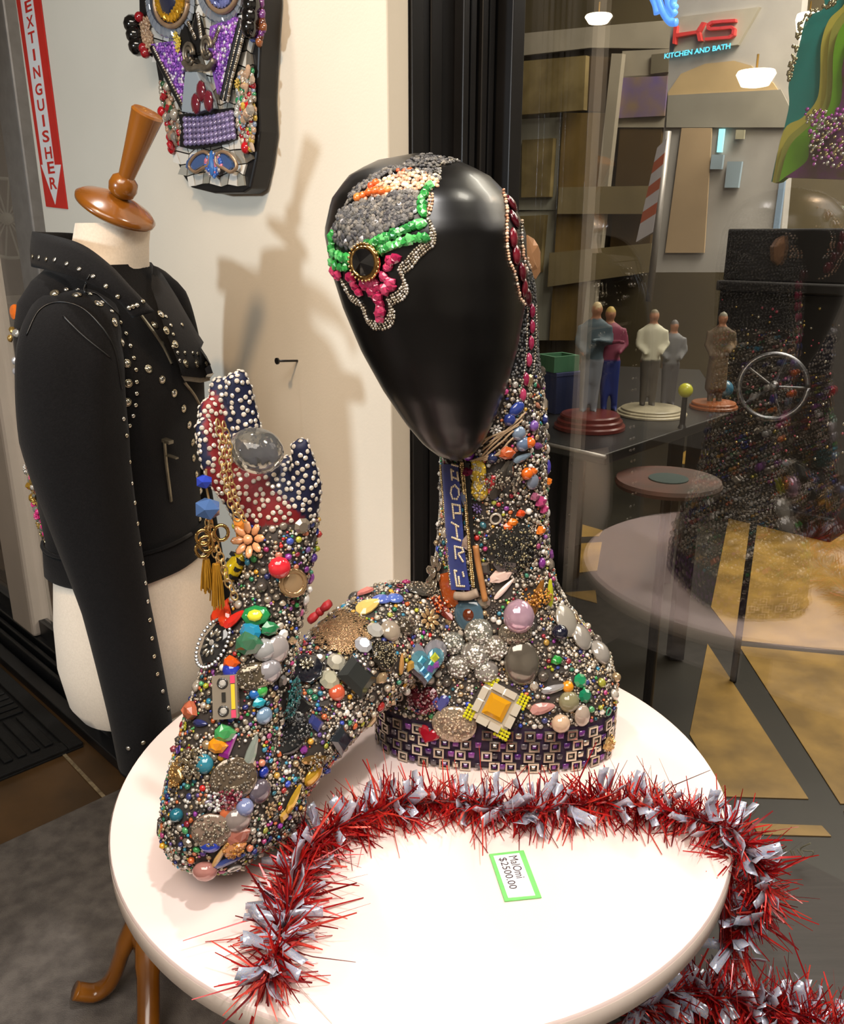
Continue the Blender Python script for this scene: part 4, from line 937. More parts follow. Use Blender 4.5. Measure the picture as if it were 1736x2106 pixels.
# straw-like threads under the chin
m_straw = mat('straw_thread', (190, 160, 124), .6, noise_s=60, rgb2=(160, 132, 100))
for k in range(9):
    a = (1074-k*4+random.uniform(-4, 4), 846+k*9); b = (1000-k*2+random.uniform(-14, 10), 905+k*6)
    P = []
    for s in np.linspace(0, 1, 7):
        h = hit(bvh_b, a[0]+(b[0]-a[0])*s+random.uniform(-2, 2), a[1]+(b[1]-a[1])*s+8*math.sin(s*3+k), .006)
        if h: P.append(h[0])
    if len(P) > 2: MB().tube(subd(P, 3), .0013, 5).build('straw_thread', m_straw, man, smooth=True)

# ---- scatter of gems over the body
tris = [];
for p in body_me.polygons:
    v = p.vertices
    for i in range(1, len(v)-1): tris.append((v[0], v[i], v[i+1]))
tris = np.array(tris); A_, B_, C_ = BV[tris[:, 0]], BV[tris[:, 1]], BV[tris[:, 2]]
nr = np.cross(B_-A_, C_-A_); ar = np.linalg.norm(nr, axis=1)/2; nr = nr/np.maximum(ar[:, None]*2, 1e-12)
# turn normals outward
VN = np.empty(len(BV)*3); body_me.vertices.foreach_get('normal', VN); VN = VN.reshape(-1, 3); sg = np.sign((nr*VN[tris[:, 0]]).sum(1)); nr *= sg[:, None]
def sample(n):
    idx = rng.choice(len(tris), n, p=ar/ar.sum()); a = rng.random(n); b = rng.random(n); fl = a+b > 1; a[fl] = 1-a[fl]; b[fl] = 1-b[fl]
    return A_[idx]+(B_[idx]-A_[idx])*a[:, None]+(C_[idx]-A_[idx])*b[:, None], nr[idx]
class Grid:
    def __init__(s, c): s.c = c; s.d = {}
    def free(s, p, r):
        k = tuple(int(math.floor(x/s.c)) for x in p)
        for dx in (-1, 0, 1):
            for dy in (-1, 0, 1):
                for dz in (-1, 0, 1):
                    for q, qr in s.d.get((k[0]+dx, k[1]+dy, k[2]+dz), ()):
                        if (q[0]-p[0])**2+(q[1]-p[1])**2+(q[2]-p[2])**2 < (r+qr)**2: return False
        return True
    def put(s, p, r): s.d.setdefault(tuple(int(math.floor(x/s.c)) for x in p), []).append((p, r))
G = Grid(.06)
for p, r in used: G.put(tuple(p), r)
# keep the ribbon clear
for v in rib.data.vertices: G.put(tuple(v.co), .003)
JEWEL = [(226, 104, 44), (214, 40, 36), (150, 20, 40), (40, 66, 190), (30, 40, 120), (40, 150, 190), (30, 130, 90), (60, 180, 90), (190, 190, 40), (236, 170, 40), (150, 50, 160), (206, 60, 130), (96, 60, 150), (230, 130, 90), (20, 100, 120)]
NEUT = [(198, 184, 162, .4), (180, 166, 148, .5), (150, 138, 122, .45), (204, 196, 184, .3), (130, 119, 106, .4), (98, 90, 82, .35), (226, 220, 212, .2), (184, 158, 122, .55), (190, 178, 162, .35), (74, 68, 64, .2)]
def pick(p, accent):
    f = noise.noise(Vector(p)*16)+.5*noise.noise(Vector(p)*45)
    fore = 1 if p[0] < -.11 and p[1] < .99 else 0
    a = accent*(1.25 if fore else .62)*(1+1.1*f)
    if random.random() < a:
        i = int(abs(noise.noise(Vector(p)*22+Vector((9, 4, 2))))*26+random.random()*5) % len(JEWEL) if random.random() < .6 else random.randrange(len(JEWEL))
        c = JEWEL[i]; g_ = random.uniform(.0, .35); return j(RGB(*[(x*(1-g_)+150*g_)*.88 for x in c], .08), .25)
    return j(RGB(*random.choice(NEUT)), .22)
pts, nm = sample(2600); nbig = 0
for p, n in zip(pts, nm):
    if region(p) != 'gems' or nbig >= 250: continue
    r = random.uniform(.0055, .0105)
    if G.free(p, r*.85):
        G.put(tuple(p), r); k = random.choice(['cut', 'cut', 'dome', 'dome', 'ball', 'flower', 'chip', 'sq', 'leaf', 'ring'])
        rr = (r*.8, r*.8, r*.8) if k == 'ball' else (r, r*random.uniform(.75, 1), r*.9)
        nme = dict(cut='faceted_gem', dome='cabochon', ball='round_bead', flower='flower_charm', chip='stone_chip', sq='square_gem', leaf='drop_gem', ring='ring_charm')[k]
        piece(nme, k, man, Vector(p)+Vector(n)*.0008, n, rr, pick(p, .42), random.random()*6.28); nbig += 1
pts, nm = sample(14000)
for p, n in zip(pts, nm):
    if region(p) != 'gems': continue
    r = random.uniform(.0028, .0048)
    if G.free(p, r*.8):
        G.put(tuple(p), r*.9); beads.add(random.choice(['cut', 'dome', 'bead', 'chip', 'cut']), Vector(p)+Vector(n)*.0006, n, r, pick(p, .36))
pts, nm = sample(80000)
for p, n in zip(pts, nm):
    rg = region(p)
    if rg in ('hand', 'band'): continue
    r = random.uniform(.0013, .0026)
    if rg in ('black', 'nape'):
        if random.random() < (.75 if rg == 'black' else .8) and G.free(p, .0012):
            G.put(tuple(p), .0016); (beads if rg == 'black' else greyb).add('cut', Vector(p)+Vector(n)*.0003, n, .0019, j(RGB(196, 190, 180, .6) if rg == 'black' else random.choice(GREYS), .3))
        continue
    if G.free(p, r*.55):
        G.put(tuple(p), r*.6); beads.add(random.choice(['bead', 'cut', 'dome']), Vector(p)+Vector(n)*.0008, n, r, pick(p, .20))
# rhinestones of the hand
pts, nm = sample(42000); cnt = 0; rb = Bulk(); hand = []
for p, n in zip(pts, nm):
    if region(p) != 'hand': continue
    if G.free(p, .0028): G.put(tuple(p), .0028); hand.append((p, n))
hand.sort(key=lambda q: -(Vector(q[1]).dot((ORI-Vector(q[0])).normalized())))
for i, (p, n) in enumerate(hand):
    c = j(RGB(206, 196, 182, .3), .2)
    if i < 290: piece('rhinestone', 'cut', man, Vector(p)+Vector(n)*.0002, n, .0028, c, random.random()*6)
    else: rb.add('cut', Vector(p)+Vector(n)*.0002, n, .0028, c)
rb.build('rhinestones', man)
beads.build('small_beads', man)
greyb.build('grey_stone_chips', man, M_MATTE)

# ---- gold chains, blue drops and tassels hanging from the fingers
m_gold = mat('gold_chain', (226, 194, 136), .32, .8, noise_s=40, rgb2=(206, 170, 112))
lk = PR['ring'].mesh(True, 'chain_link'); lk.materials.append(m_gold)
def chain(pts, size, depth_lift=0.0):
    P = subd(pts, 10); acc = 0; k = 0
    for a, b in zip(P, P[1:]):
        L = (b-a).length
        while acc < L:
            q = a.lerp(b, acc/L); t = (b-a).normalized(); o = bpy.data.objects.new('chain_link', lk)
            n = Vector((.3, -1, .3)) if k % 2 else Vector((1, -.25, .2)); n = (n-t*n.dot(t)).normalized(); x = t; y = n.cross(x)
            link(o, man, M4(q, Matrix(((x.x, y.x, n.x), (x.y, y.y, n.y), (x.z, y.z, n.z))), (size, size*.7, size*.7))); k += 1; acc += size*1.25
        acc -= L
ch1 = [(447, 872), (458, 915), (458, 965), (468, 1010), (478, 1045), (492, 1072)]
chain([at_y(u, v, .845+.0*i) for i, (u, v) in enumerate(ch1)], .0062); chain([at_y(u+13, v+4, .848) for u, v in ch1], .0058)
ch2 = [(432, 1075), (440, 1110), (455, 1150), (466, 1190), (482, 1226)]
chain([at_y(u, v, .84) for u, v in ch2], .0062); chain([at_y(u-8, v+2, .842) for u, v in ch2[:4]], .0055)
for (u, v) in ((418, 1105), (417, 1130), (455, 1095), (424, 1118)):
    o = bpy.data.objects.new('gold_charm', pmesh('ring', M_GEMO)); o.color = RGB(190, 150, 84, 1); link(o, man, M4(at_y(u, v, .838), frame_of(Vector((.2, -1, .2))), (.009, .010, .009)))
for (u, v, r, c, nm) in ((422, 990, .0095, RGB(40, 60, 160), 'lapis_bead'), (430, 1045, .0150, RGB(70, 100, 150, .1), 'blue_crystal')):
    o = piece(nm, 'bead', man, at_y(u, v, .84), Vector((0, -1, .2)), (r, r*.85, r*.8), c); o['label'] = 'blue bead hanging from the hand'
MB().tube([at_y(424, 965, .842), at_y(424, 1000, .842), at_y(430, 1030, .842), at_y(434, 1076, .842)], .0012, 6).build('bead_wire', m_gold, man)
m_tas = mat('gold_tassel', (190, 140, 40), .5, .3, noise_s=90, rgb2=(160, 112, 28), stretch=(8, 8, .6))
for (u, v0, v1, r) in ((424, 1150, 1212, .0062), (444, 1160, 1244, .0075)):
    tb = MB(); rd = random.Random(int(u)); top = at_y(u, v0, .838); bot = at_y(u+2, v1, .838)
    for k in range(46):
        a = rd.random()*6.28; q = math.sqrt(rd.random())*r; tb.tube([top+Vector((math.cos(a)*q*.5, math.sin(a)*q*.5, 0)), top.lerp(bot, .5)+Vector((math.cos(a)*q*.9, math.sin(a)*q*.9, 0)), bot+Vector((math.cos(a)*q*1.1, math.sin(a)*q*1.1, rd.uniform(-.004, .004)))], .0007, 4)
    tb.build('tassel', m_tas, man); 

# ================================================================ dress form with the studded jacket
FA = math.radians(-13); FX = Vector((math.cos(FA), math.sin(FA), 0)); FY = Vector((-math.sin(FA), math.cos(FA), 0))
FC = Vector((-.527, 1.41, 0))
def fring(z, rx, ry, off=0.0, ex=2.2, seg=44, grow=0.0, wob=None):
    out = []
    for k in range(seg):
        a = 2*math.pi*k/seg; c, s = math.cos(a), math.sin(a)
        x = (rx+grow)*math.copysign(abs(c)**(2/ex), c)+off; y = (ry+grow)*math.copysign(abs(s)**(2/ex), s)
        if wob: g = 1+wob(a, z); x *= g; y *= g
        out.append(FC+FX*x+FY*y+Vector((0, 0, z)))
    return out
form = thing('dress_form', 'cream dress form with turned wooden neck knob on a wooden tripod', 'dress form', (FC.x, FC.y, 0))
m_form = mat('cream_jersey', (222, 208, 190), .85, spec=.2, noise_s=300, rgb2=(214, 200, 182), sheen=.2, bump=.08, bump_s=600)
prof = [(.640, .070, .100, .01), (.646, .105, .130, .012), (.67, .124, .142, .014), (.74, .136, .152, .016), (.82, .132, .150, .016), (.90, .118, .140, .012), (.98, .094, .126, .005), (1.06, .092, .122, .01), (1.16, .108, .136, .02), (1.25, .112, .144, .022), (1.32, .095, .146, .018), (1.365, .078, .140, .015), (1.395, .064, .100, .02), (1.42, .058, .070, .03), (1.45, .055, .058, .040), (1.478, .054, .056, .048)]
fmb = MB(); fmb.ring([fring(z, rx, ry, o) for z, rx, ry, o in prof])
fo_ = fmb.build('form_body', m_form, form, smooth=True, auto=.9)
m_wood = mat('amber_turned_wood', (148, 90, 24), .25, coat=.5, noise_s=10, rgb2=(112, 64, 12), stretch=(1, 1, .15))
capN = Vector((.47, -.20, .86)).normalized(); capC = at_y(240, 424, 1.385); R_ = frame_of(capN)
MB().lathe([(.052, -.012), (.060, -.008), (.061, -.003), (.054, .003), (.030, .012), (.014, .016)], capC, R_, 40).build('neck_cap', m_wood, form, smooth=True)
k0 = capC+capN*.016
MB().lathe([(.012, 0), (.019, .006), (.0215, .016), (.019, .027), (.012, .033), (.0125, .038), (.0165, .075), (.0225, .125), (.0235, .130), (.021, .133), (.002, .134)], k0, R_, 32).build('finial', m_wood, form, smooth=True, auto=.7)
HB = Vector((-.54, 1.345, .0))
MB().lathe([(.012, .17), (.012, .68)], Vector((FC.x, FC.y, 0)), None, 14).build('pole', mat('dark_steel', (60, 58, 56), .35, .8, noise_s=30, rgb2=(50, 48, 46)), form, smooth=True)
MB().lathe([(.018, .10), (.034, .12), (.040, .16), (.034, .20), (.020, .22), (.018, .30)], HB, None, 24).build('hub', m_wood, form, smooth=True)
for q in ([(-.555, 1.34, .185), (-.585, 1.33, .12), (-.615, 1.32, .045), (-.645, 1.31, .022), (-.672, 1.30, .034), (-.68, 1.297, .040)], [(-.53, 1.32, .185), (-.52, 1.27, .13), (-.505, 1.20, .06), (-.49, 1.13, .024), (-.484, 1.10, .03)], [(-.52, 1.355, .185), (-.49, 1.37, .12), (-.455, 1.39, .045), (-.42, 1.41, .022), (-.40, 1.42, .034)]):
    q = [(x, y, z+.012) for x, y, z in q]; MB().tube(subd(q, 5), [.024]*6+[.021]*((len(q)-1)*5+1-6), 12, .72).build('leg', m_wood, form, smooth=True)
MB().tube([(-.535, 1.35, .2), FC+Vector((0, 0, .26))], .011, 10).build('pole_joint', m_wood, form)

# ---- the jacket (a thing of its own, worn by the form)
jak = thing('studded_jacket', 'cropped black biker jacket covered in silver studs on the dress form', 'jacket', (FC.x, FC.y, .93))
m_jak = mat('black_wool', (19, 18, 19), .92, spec=.12, noise_s=380, rgb2=(13, 12, 13), sheen=.06, bump=.25, bump_s=700)
def wobt(a, z): return .010*math.sin(a*5+z*20)+.008*math.sin(a*9-z*31)
jp = [(.918, .118, .150, .012), (.925, .124, .156, .012), (.965, .122, .154, .012), (.975, .116, .148, .012), (1.03, .120, .150, .012), (1.10, .122, .150, .014), (1.18, .128, .154, .022), (1.26, .130, .160, .024), (1.32, .112, .166, .018), (1.365, .090, .160, .012), (1.395, .075, .130, .012), (1.418, .066, .088, .020)]
jmb = MB(); jmb.ring([fring(z, rx, ry, o, 2.2, 56, 0, wobt) for z, rx, ry, o in jp])
jt = jmb.mesh(True, 'jacket_body')
b = bmesh.new(); b.from_mesh(jt); bmesh.ops.delete(b, geom=[f for f in b.faces if len(f.verts) > 10], context='FACES'); b.to_mesh(jt); b.free()
jbo = obj('jacket_body', jt, jak, None, m_jak)
def sleeve(path, rads, name):
    P = subd(path, 7); n = len(P); r = np.interp(np.linspace(0, len(rads)-1, n), range(len(rads)), rads); V = []; seg = 30; F = []; up = None
    for i, p in enumerate(P):
        t = (P[min(i+1, n-1)]-P[max(i-1, 0)]).normalized()
        if up is None: up = Vector((1, 0, 0))
        x = (up-t*up.dot(t)).normalized(); up = x; y = t.cross(x); f = i/n
        for k in range(seg):
            a = 2*math.pi*k/seg; rr = r[i]*(1+.045*math.sin(3*a+f*4)+.03*math.sin(7*a-f*9)*(1-f))
            V.append(p+x*math.cos(a)*rr+y*math.sin(a)*rr*.86)
    for i in range(n-1):
        for k in range(seg): F.append((i*seg+k, i*seg+(k+1) % seg, (i+1)*seg+(k+1) % seg, (i+1)*seg+k))
    F.append(list(range(seg))[::-1]); N = len(V); 
    for k in range(seg): V.append(P[-1].lerp(V[(n-1)*seg+k], .88)+(P[-3]-P[-1]).normalized()*.012)
    for k in range(seg): F.append(((n-1)*seg+k, (n-1)*seg+(k+1) % seg, N+(k+1) % seg, N+k))
    F.append([N+k for k in range(seg)])
    m = MB().add(V, F); return m.build(name, m_jak, jak, smooth=True)
slv = sleeve([at_y(188, 640, 1.33), at_y(160, 668, 1.285), at_y(146, 740, 1.255), at_y(153, 900, 1.24), at_y(190, 1070, 1.235), at_y(236, 1250, 1.23), at_y(281, 1450, 1.225), at_y(304, 1575, 1.225)], [.040, .066, .074, .077, .066, .053, .050, .048], 'sleeve')
shl = FC+FY*.155+Vector((0, 0, 1.35))
sleeve([shl-FY*.03+Vector((0, 0, .01)), shl+FY*.02, shl+FY*.05-Vector((0, 0, .1)), shl+FY*.055-Vector((0, 0, .3)), shl+FY*.05+FX*.03-Vector((0, 0, .52)), shl+FY*.05+FX*.05-Vector((0, 0, .62))], [.045, .064, .066, .058, .050, .048], 'sleeve')
# collar: a standing and folded band round the neck
ct = [(318, 640, 1.25), (270, 590, 1.25), (225, 543, 1.258), (170, 503, 1.275), (110, 484, 1.305), (66, 476, 1.37)]
cb_ = [(272, 654, 1.238), (240, 617, 1.232), (200, 590, 1.232), (140, 565, 1.242), (100, 556, 1.275), (64, 548, 1.36)]
far_t = [(90, 477, 1.48), (150, 480, 1.545), (220, 490, 1.55), (275, 515, 1.52), (303, 545, 1.48)]
far_b = [(92, 545, 1.475), (150, 540, 1.55), (220, 540, 1.56), (280, 560, 1.53), (312, 600, 1.475)]
T_ = subd([at_y(*q) for q in ct+far_t], 5); B2 = subd([at_y(*q) for q in cb_+far_b], 5); cm_ = MB(); rows = 5; V = []; F = []
for a, b in zip(T_, B2):
    for k in range(rows): V.append(a.lerp(b, k/(rows-1))+Vector((0, -.006*math.sin(math.pi*k/(rows-1)), 0)))
n_ = len(T_)
for i in range(n_-1):
    for k in range(rows-1): F.append((i*rows+k, i*rows+k+1, (i+1)*rows+k+1, (i+1)*rows+k))
cme = mesh_from(V, F, True); b = bmesh.new(); b.from_mesh(cme); bmesh.ops.recalc_face_normals(b, faces=b.faces); bmesh.ops.solidify(b, geom=b.faces[:], thickness=.004); b.to_mesh(cme); b.free(); shade(cme, True)
col_o = obj('collar', cme, jak, None, m_jak)
def bvh_join(objs):
    V = []; F = []
    for o in objs:
        n0 = len(V); V += [v.co.copy() for v in o.data.vertices]; F += [[i+n0 for i in p.vertices] for p in o.data.polygons]
    return BVHTree.FromPolygons(V, F)
bvh_t = bvh_join([jbo])
def patch(name, poly, bvh, lift, material, parent, thick=.004, yfall=1.3, cuts=5):
    b = bmesh.new(); vs_ = [b.verts.new((u, v, 0)) for u, v in poly]; b.faces.new(vs_); bmesh.ops.triangulate(b, faces=b.faces[:])
    bmesh.ops.subdivide_edges(b, edges=b.edges[:], cuts=cuts, use_grid_fill=True)
    lasty = yfall
    for v in b.verts:
        h = hit(bvh, v.co.x, v.co.y, lift)
        v.co = h[0] if h else at_y(v.co.x, v.co.y, yfall)
    bmesh.ops.recalc_face_normals(b, faces=b.faces); me = bpy.data.meshes.new(name)
    ext = bmesh.ops.extrude_face_region(b, geom=b.faces[:]); 
    for v in [g for g in ext['geom'] if isinstance(g, bmesh.types.BMVert)]: v.co += Vector((.25, -.9, .3))*thick
    bmesh.ops.recalc_face_normals(b, faces=b.faces); b.to_mesh(me); b.free(); shade(me, True)
    me.set_sharp_from_angle(angle=.8)
    return obj(name, me, parent, None, material)
lap = patch('lapel', [(300, 548), (318, 566), (352, 620), (392, 690), (432, 750), (438, 768), (400, 776), (362, 772), (352, 745), (330, 690), (314, 640), (300, 600)], bvh_t, .012, m_jak, jak, yfall=1.29)
patch('lapel_lining', [(362, 772), (400, 776), (440, 768), (430, 780), (400, 786), (368, 782)], bvh_t, .010, mat('grey_lining', (132, 124, 108), .7, noise_s=90, rgb2=(118, 110, 96)), jak, yfall=1.29, cuts=2)
bvh_j = bvh_join([jbo, slv, col_o, lap])
for w_, nm in (([(185, 565), (172, 600), (200, 607), (246, 650)], 'seam'), ([(55, 690), (80, 640), (118, 622), (165, 632), (205, 668), (235, 720), (250, 800)], 'seam'), ([(130, 650), (170, 690), (225, 735)], 'seam')):
    P = [h[0] for h in (hit(bvh_j, q.x, q.y, .0008) for q in subd([Vector((a, b, 0)) for a, b in w_], 6)) if h]
    if len(P) > 2: MB().tube(P, .0013, 5).build(nm, m_black, jak, smooth=True)
# studs
def c3(x, y): return (x/3.51, 440+y/3.51)
def c6(x, y): return (x/3.29, 1000+y/3.29)
big = [(395, 575), (555, 588), (712, 650), (825, 783), (880, 930), (915, 1080), (925, 1222), (918, 1358), (1070, 1120), (1168, 1195), (1255, 1293), (1323, 1405), (1363, 1522), (1388, 1648), (1395, 1762), (1415, 1880), (1442, 2000), (1340, 1080), (1420, 1080), (1487, 1085), (1158, 725), (1197, 843), (1262, 942), (1115, 803)]
small = [(240, 308), (285, 315), (338, 328), (398, 333), (483, 362), (572, 400), (672, 452), (765, 523), (850, 597), (932, 678), (960, 668), (988, 660), (1030, 632), (478, 548), (560, 550), (650, 582), (735, 640), (805, 703), (868, 783), (908, 863), (940, 952), (965, 1040), (980, 1125), (985, 1213), (985, 1297), (978, 1380), (960, 1458), (935, 1528), (1195, 742), (1230, 805), (1247, 870), (1245, 960), (1280, 1003), (1332, 1003), (1390, 1005), (1425, 1010), (1295, 1060), (1310, 800), (1170, 935), (890, 1480), (912, 1600), (935, 1790), (950, 1945), (968, 2085)]
small6 = [(908, 112), (927, 253), (943, 390), (963, 522), (980, 655), (995, 780), (1010, 905), (1025, 1030), (1040, 1152), (1062, 1272), (1098, 1388), (1135, 1500), (870, 1772), (970, 1735)]
big6 = [(1355, 30), (1348, 130), (1348, 222)]
rimme = pmesh('ring', M_GEMO)
def stud(u, v, r):
    h = hit(bvh_j, u, v, .0006)
    if not h: return
    c = random.choice([RGB(206, 200, 180, .9), RGB(190, 180, 156, .9), RGB(214, 210, 200, .9)])
    o = piece('stud', 'dome', jak, h[0], h[1], (r, r, r*.8), c); 
    if r > .005:
        q = bpy.data.objects.new('stud_rim', rimme); q.color = RGB(176, 166, 140, .9); link(q, o, WMX[o.name] @ Matrix.Diagonal((1.22, 1.22, .7, 1)))
for q in big: stud(*c3(*q), .0055)
for q in small: stud(*c3(*q), .0036)
for q in small6: stud(*c6(*q), .0043)
for q in big6: stud(*c6(*q), .0055)
for i in range(9): stud(440+(i % 3)*14, 1010+(i//3)*32+6*(i % 2), .0042)
# pocket zip
m_steel = mat('zip_steel', (150, 144, 128), .35, .9, noise_s=60, rgb2=(120, 114, 100))
zp = [h[0] for h in (hit(bvh_j, q.x, q.y, .0022) for q in subd([Vector((336, 905, 0)), Vector((340, 950, 0)), Vector((345, 990, 0)), Vector((350, 1030, 0))], 5)) if h]
zo = MB().tube(zp, .0048, 6, .5).build('pocket_zip', m_steel, jak)
h = hit(bvh_j, 338, 905, .006)
if h:
    MB().box(h[0], (.011, .006, .018), frame_of(h[1])).build('zip_slider', m_steel, zo, bevel=.001)
    h2 = hit(bvh_j, 343, 935, .008); MB().box(h2[0], (.007, .003, .030), frame_of(h2[1])).build('zip_pull', m_steel, zo, bevel=.001)
zl = [h[0] for h in (hit(bvh_j, q.x, q.y, .001) for q in subd([Vector((290, 650, 0)), Vector((330, 705, 0)), Vector((352, 748, 0))], 5)) if h]
if len(zl) > 2: MB().tube(zl, .0026, 6).build('front_zip', m_steel, jak)
zl = [h[0] for h in (hit(bvh_j, q.x, q.y, .001) for q in subd([Vector((378, 786, 0)), Vector((400, 815, 0)), Vector((416, 850, 0))], 5)) if h]
if len(zl) > 2: MB().tube(zl, .0026, 6).build('front_zip', m_steel, jak)
hem = subd([q*1.0 for q in fring(.972, .1195, .1515, .012, 2.2, 40, .002)], 1, True)
MB().tube(hem+[hem[0]], .0035, 6).build('hem_seam', m_jak, jak, smooth=True)
# jewelled back edge of the jacket
for (u, v, k, r, c, nm) in [(30, 640, 'leaf', (.012, .020, .010), RGB(196, 96, 26), 'amber_leaf'), (67, 630, 'leaf', (.008, .012, .008), RGB(196, 190, 176, .8), 'silver_leaf'), (49, 653, 'leaf', (.009, .014, .008), RGB(190, 196, 176, .8), 'silver_leaf'), (38, 645, 'flower', .011, RGB(200, 170, 90, .8), 'gold_flower'), (28, 680, 'chip', .007, RGB(176, 140, 70, .7), 'gold_bit'), (34, 686, 'dome', (.007, .010, .007), RGB(196, 196, 190, .7), 'silver_gem'), (31, 742, 'dome', .006, RGB(206, 206, 210, .6), 'silver_gem'), (34, 764, 'dome', (.006, .010, .006), RGB(200, 200, 206, .6), 'silver_gem'), (22, 696, 'dome', .006, RGB(190, 150, 80, .7), 'gold_bit')]:
    h = hit(bvh_j, max(u, 42), v, .004)
    if h: piece(nm, k, jak, at_y(u, v, h[0].y+.03), Vector((-.6, -.75, .1)), r, c, random.random()*3)
for k in range(95):
    s = random.random(); u = np.interp(s, [0, .5, 1], [62, 84, 112])+random.uniform(-10, 6); v = 960+s*200
    piece('back_jewel', random.choice(['dome', 'cut', 'flower', 'chip', 'ring']), jak, at_y(u, v, 1.34+random.uniform(-.01, .01)), Vector((-.5, -.8, .15)), random.uniform(.004, .0085), j(random.choice([RGB(190, 180, 150, .8), RGB(206, 170, 90, .8), RGB(150, 150, 140, .6), RGB(190, 40, 110), RGB(214, 206, 196, .6), RGB(206, 160, 60, .7)])), random.random()*6)

# red box on the floor behind the form
rp = at_z(352, 1475, .02)
rbx = thing('red_box', 'low red box on the floor behind the jacket sleeve', 'box', wt(.80, 1.30))
wbox(.74, .90, 1.15, 1.50, .012, .12).build('box_body', mat('red_card', (170, 34, 26), .6, noise_s=30, rgb2=(156, 28, 22)), rbx, bevel=.004)
wbox(.735, .905, 1.145, 1.505, .12, .15).build('box_lid', MATS['red_card'], rbx, bevel=.004)

# ================================================================ wall: sign, nail, mosaic mask
WALL = .975
def wp(u, v, d=0.0): return at_w(u, v, WALL-d)
def wpoly(name, poly, d0, th, material, parent, color=None, bevel=0):
    P = [wp(u, v, d0) for u, v in poly]; mb = MB().prism(P, -NW*th); o = mb.build(name, material, parent, bevel=bevel)
    if color is not None: o.color = color
    return o
sg_ = thing('extinguisher_sign', 'red and white vertical fire extinguisher arrow sign on the wall', 'sign', wp(97, 425))
m_red = mat('sign_red', (206, 36, 28), .35, noise_s=20, rgb2=(198, 32, 24)); m_sw = mat('sign_white', (232, 230, 228), .4, noise_s=20, rgb2=(226, 224, 222))
wpoly('sign_plate', [(27, -60), (77, -60), (140, 430), (97, 425)], .001, .003, m_red, sg_)
wpoly('arrow', [(34, -60), (60, -60), (112.5, 339), (125.7, 338.6), (114, 421), (84.6, 339), (88.5, 339)], .004, .0006, m_sw, sg_)
for ch, x, y in (('E', 162, 35), ('X', 172, 125), ('T', 182, 215), ('I', 196, 315), ('N', 211, 415), ('G', 222, 515), ('U', 235, 605), ('I', 250, 695), ('S', 263, 785), ('H', 278, 880), ('E', 293, 965), ('R', 306, 1055)):
    u, v = x/2.8, y/2.8; hw = 2.2 if ch == 'I' else 7.0; a, b2 = wp(u-hw, v, .0052), wp(u+hw, v, .0052); top, bt = wp(u, v-12.5, .0052), wp(u, v+12.5, .0052); wd = (b2-a).length; hg = top.z-bt.z
    W_, F_ = text_mesh(ch, Vector((a.x, a.y, bt.z)), -ET, Vector((0, 0, 1)), wd, hg, bold=.02); obj('letter', mesh_from(W_, F_), sg_, None, m_red)
nl = thing('nail', 'black nail sticking out of the bare wall', 'nail', wp(612, 742))
q0 = wp(612, 742); q1 = q0-NW*.045+Vector((0, 0, .004)); MB().tube([q0, q1], .0022, 8).build('shank', m_black, nl, smooth=True)
MB().tube([q1, q1-NW*.003], .0062, 12).build('nail_head', m_black, nl)

mk = thing('mosaic_mask', 'large mosaic face mask of mirror, purple and jewels hung on the wall', 'mask', wp(440, 398))
m_mb = mat('mask_black', (18, 17, 18), .45, noise_s=20, rgb2=(13, 12, 13))
wpoly('back_board', [(300, -260), (283, -100), (286, 60), (300, 112), (318, 122), (330, 195), (340, 250), (352, 305), (376, 362), (392, 386), (440, 398), (500, 397), (514, 388), (526, 332), (534, 270), (530, 200), (534, 100), (540, 0), (538, -150), (520, -270), (420, -310)], .044, -.040, m_mb, mk, bevel=.004)
D0 = .0445
cells = Bulk()
face = [(300, -240), (288, -100), (292, 50), (318, 118), (332, 195), (342, 252), (354, 305), (380, 362), (394, 384), (440, 394), (498, 392), (508, 386), (524, 330), (531, 268), (526, 200), (530, 100), (536, 0), (534, -150), (510, -255), (420, -296)]
def cell(poly, d, th, col, nm='mirror_tile'):
    o = wpoly(nm, poly, d, th, M_GEMO, mk, col); return o
def shrink(P, f):
    cx = sum(p[0] for p in P)/len(P); cy = sum(p[1] for p in P)/len(P); return [(cx+(x-cx)*f, cy+(y-cy)*f) for x, y in P]
rd = random.Random(11); gx = {}
def gpt(i, jx): 
    if (i, jx) not in gx: gx[(i, jx)] = (286+i*17+rd.uniform(-6, 6), -240+jx*25+rd.uniform(-8, 8))
    return gx[(i, jx)]
MIR = [RGB(206, 206, 200, .25), RGB(176, 176, 168, .3), RGB(230, 228, 220, .1), RGB(226, 224, 216, .1), RGB(160, 160, 150, .2), RGB(116, 112, 104, .3)]
for i in range(16):
    for jx in range(26):
        q = [gpt(i, jx), gpt(i+1, jx), gpt(i+1, jx+1), gpt(i, jx+1)]
        if sum(inpoly(x, y, face) for x, y in q) >= 3: cell(shrink(q, .90), D0, .004, j(rd.choice(MIR)))
D1 = D0+.004
VIO = [RGB(146, 84, 190, .1), RGB(120, 66, 170, .1), RGB(176, 110, 206, .1), RGB(96, 60, 140, .1)]
def mfill(poly, step, k, r, colors, d, bulk, jit=.3):
    x0, x1 = min(p[0] for p in poly), max(p[0] for p in poly); y0, y1 = min(p[1] for p in poly), max(p[1] for p in poly); y = y0; row = 0
    while y <= y1:
        x = x0+(step/2 if row % 2 else 0)
        while x <= x1:
            u, v = x+random.uniform(-jit, jit)*step, y+random.uniform(-jit, jit)*step
            if inpoly(u, v, poly): bulk.add(k, wp(u, v, d), -NW, r*random.uniform(.8, 1.2), j(random.choice(colors), .2))
            x += step*.62
        y += step; row += 1
mbk = Bulk()
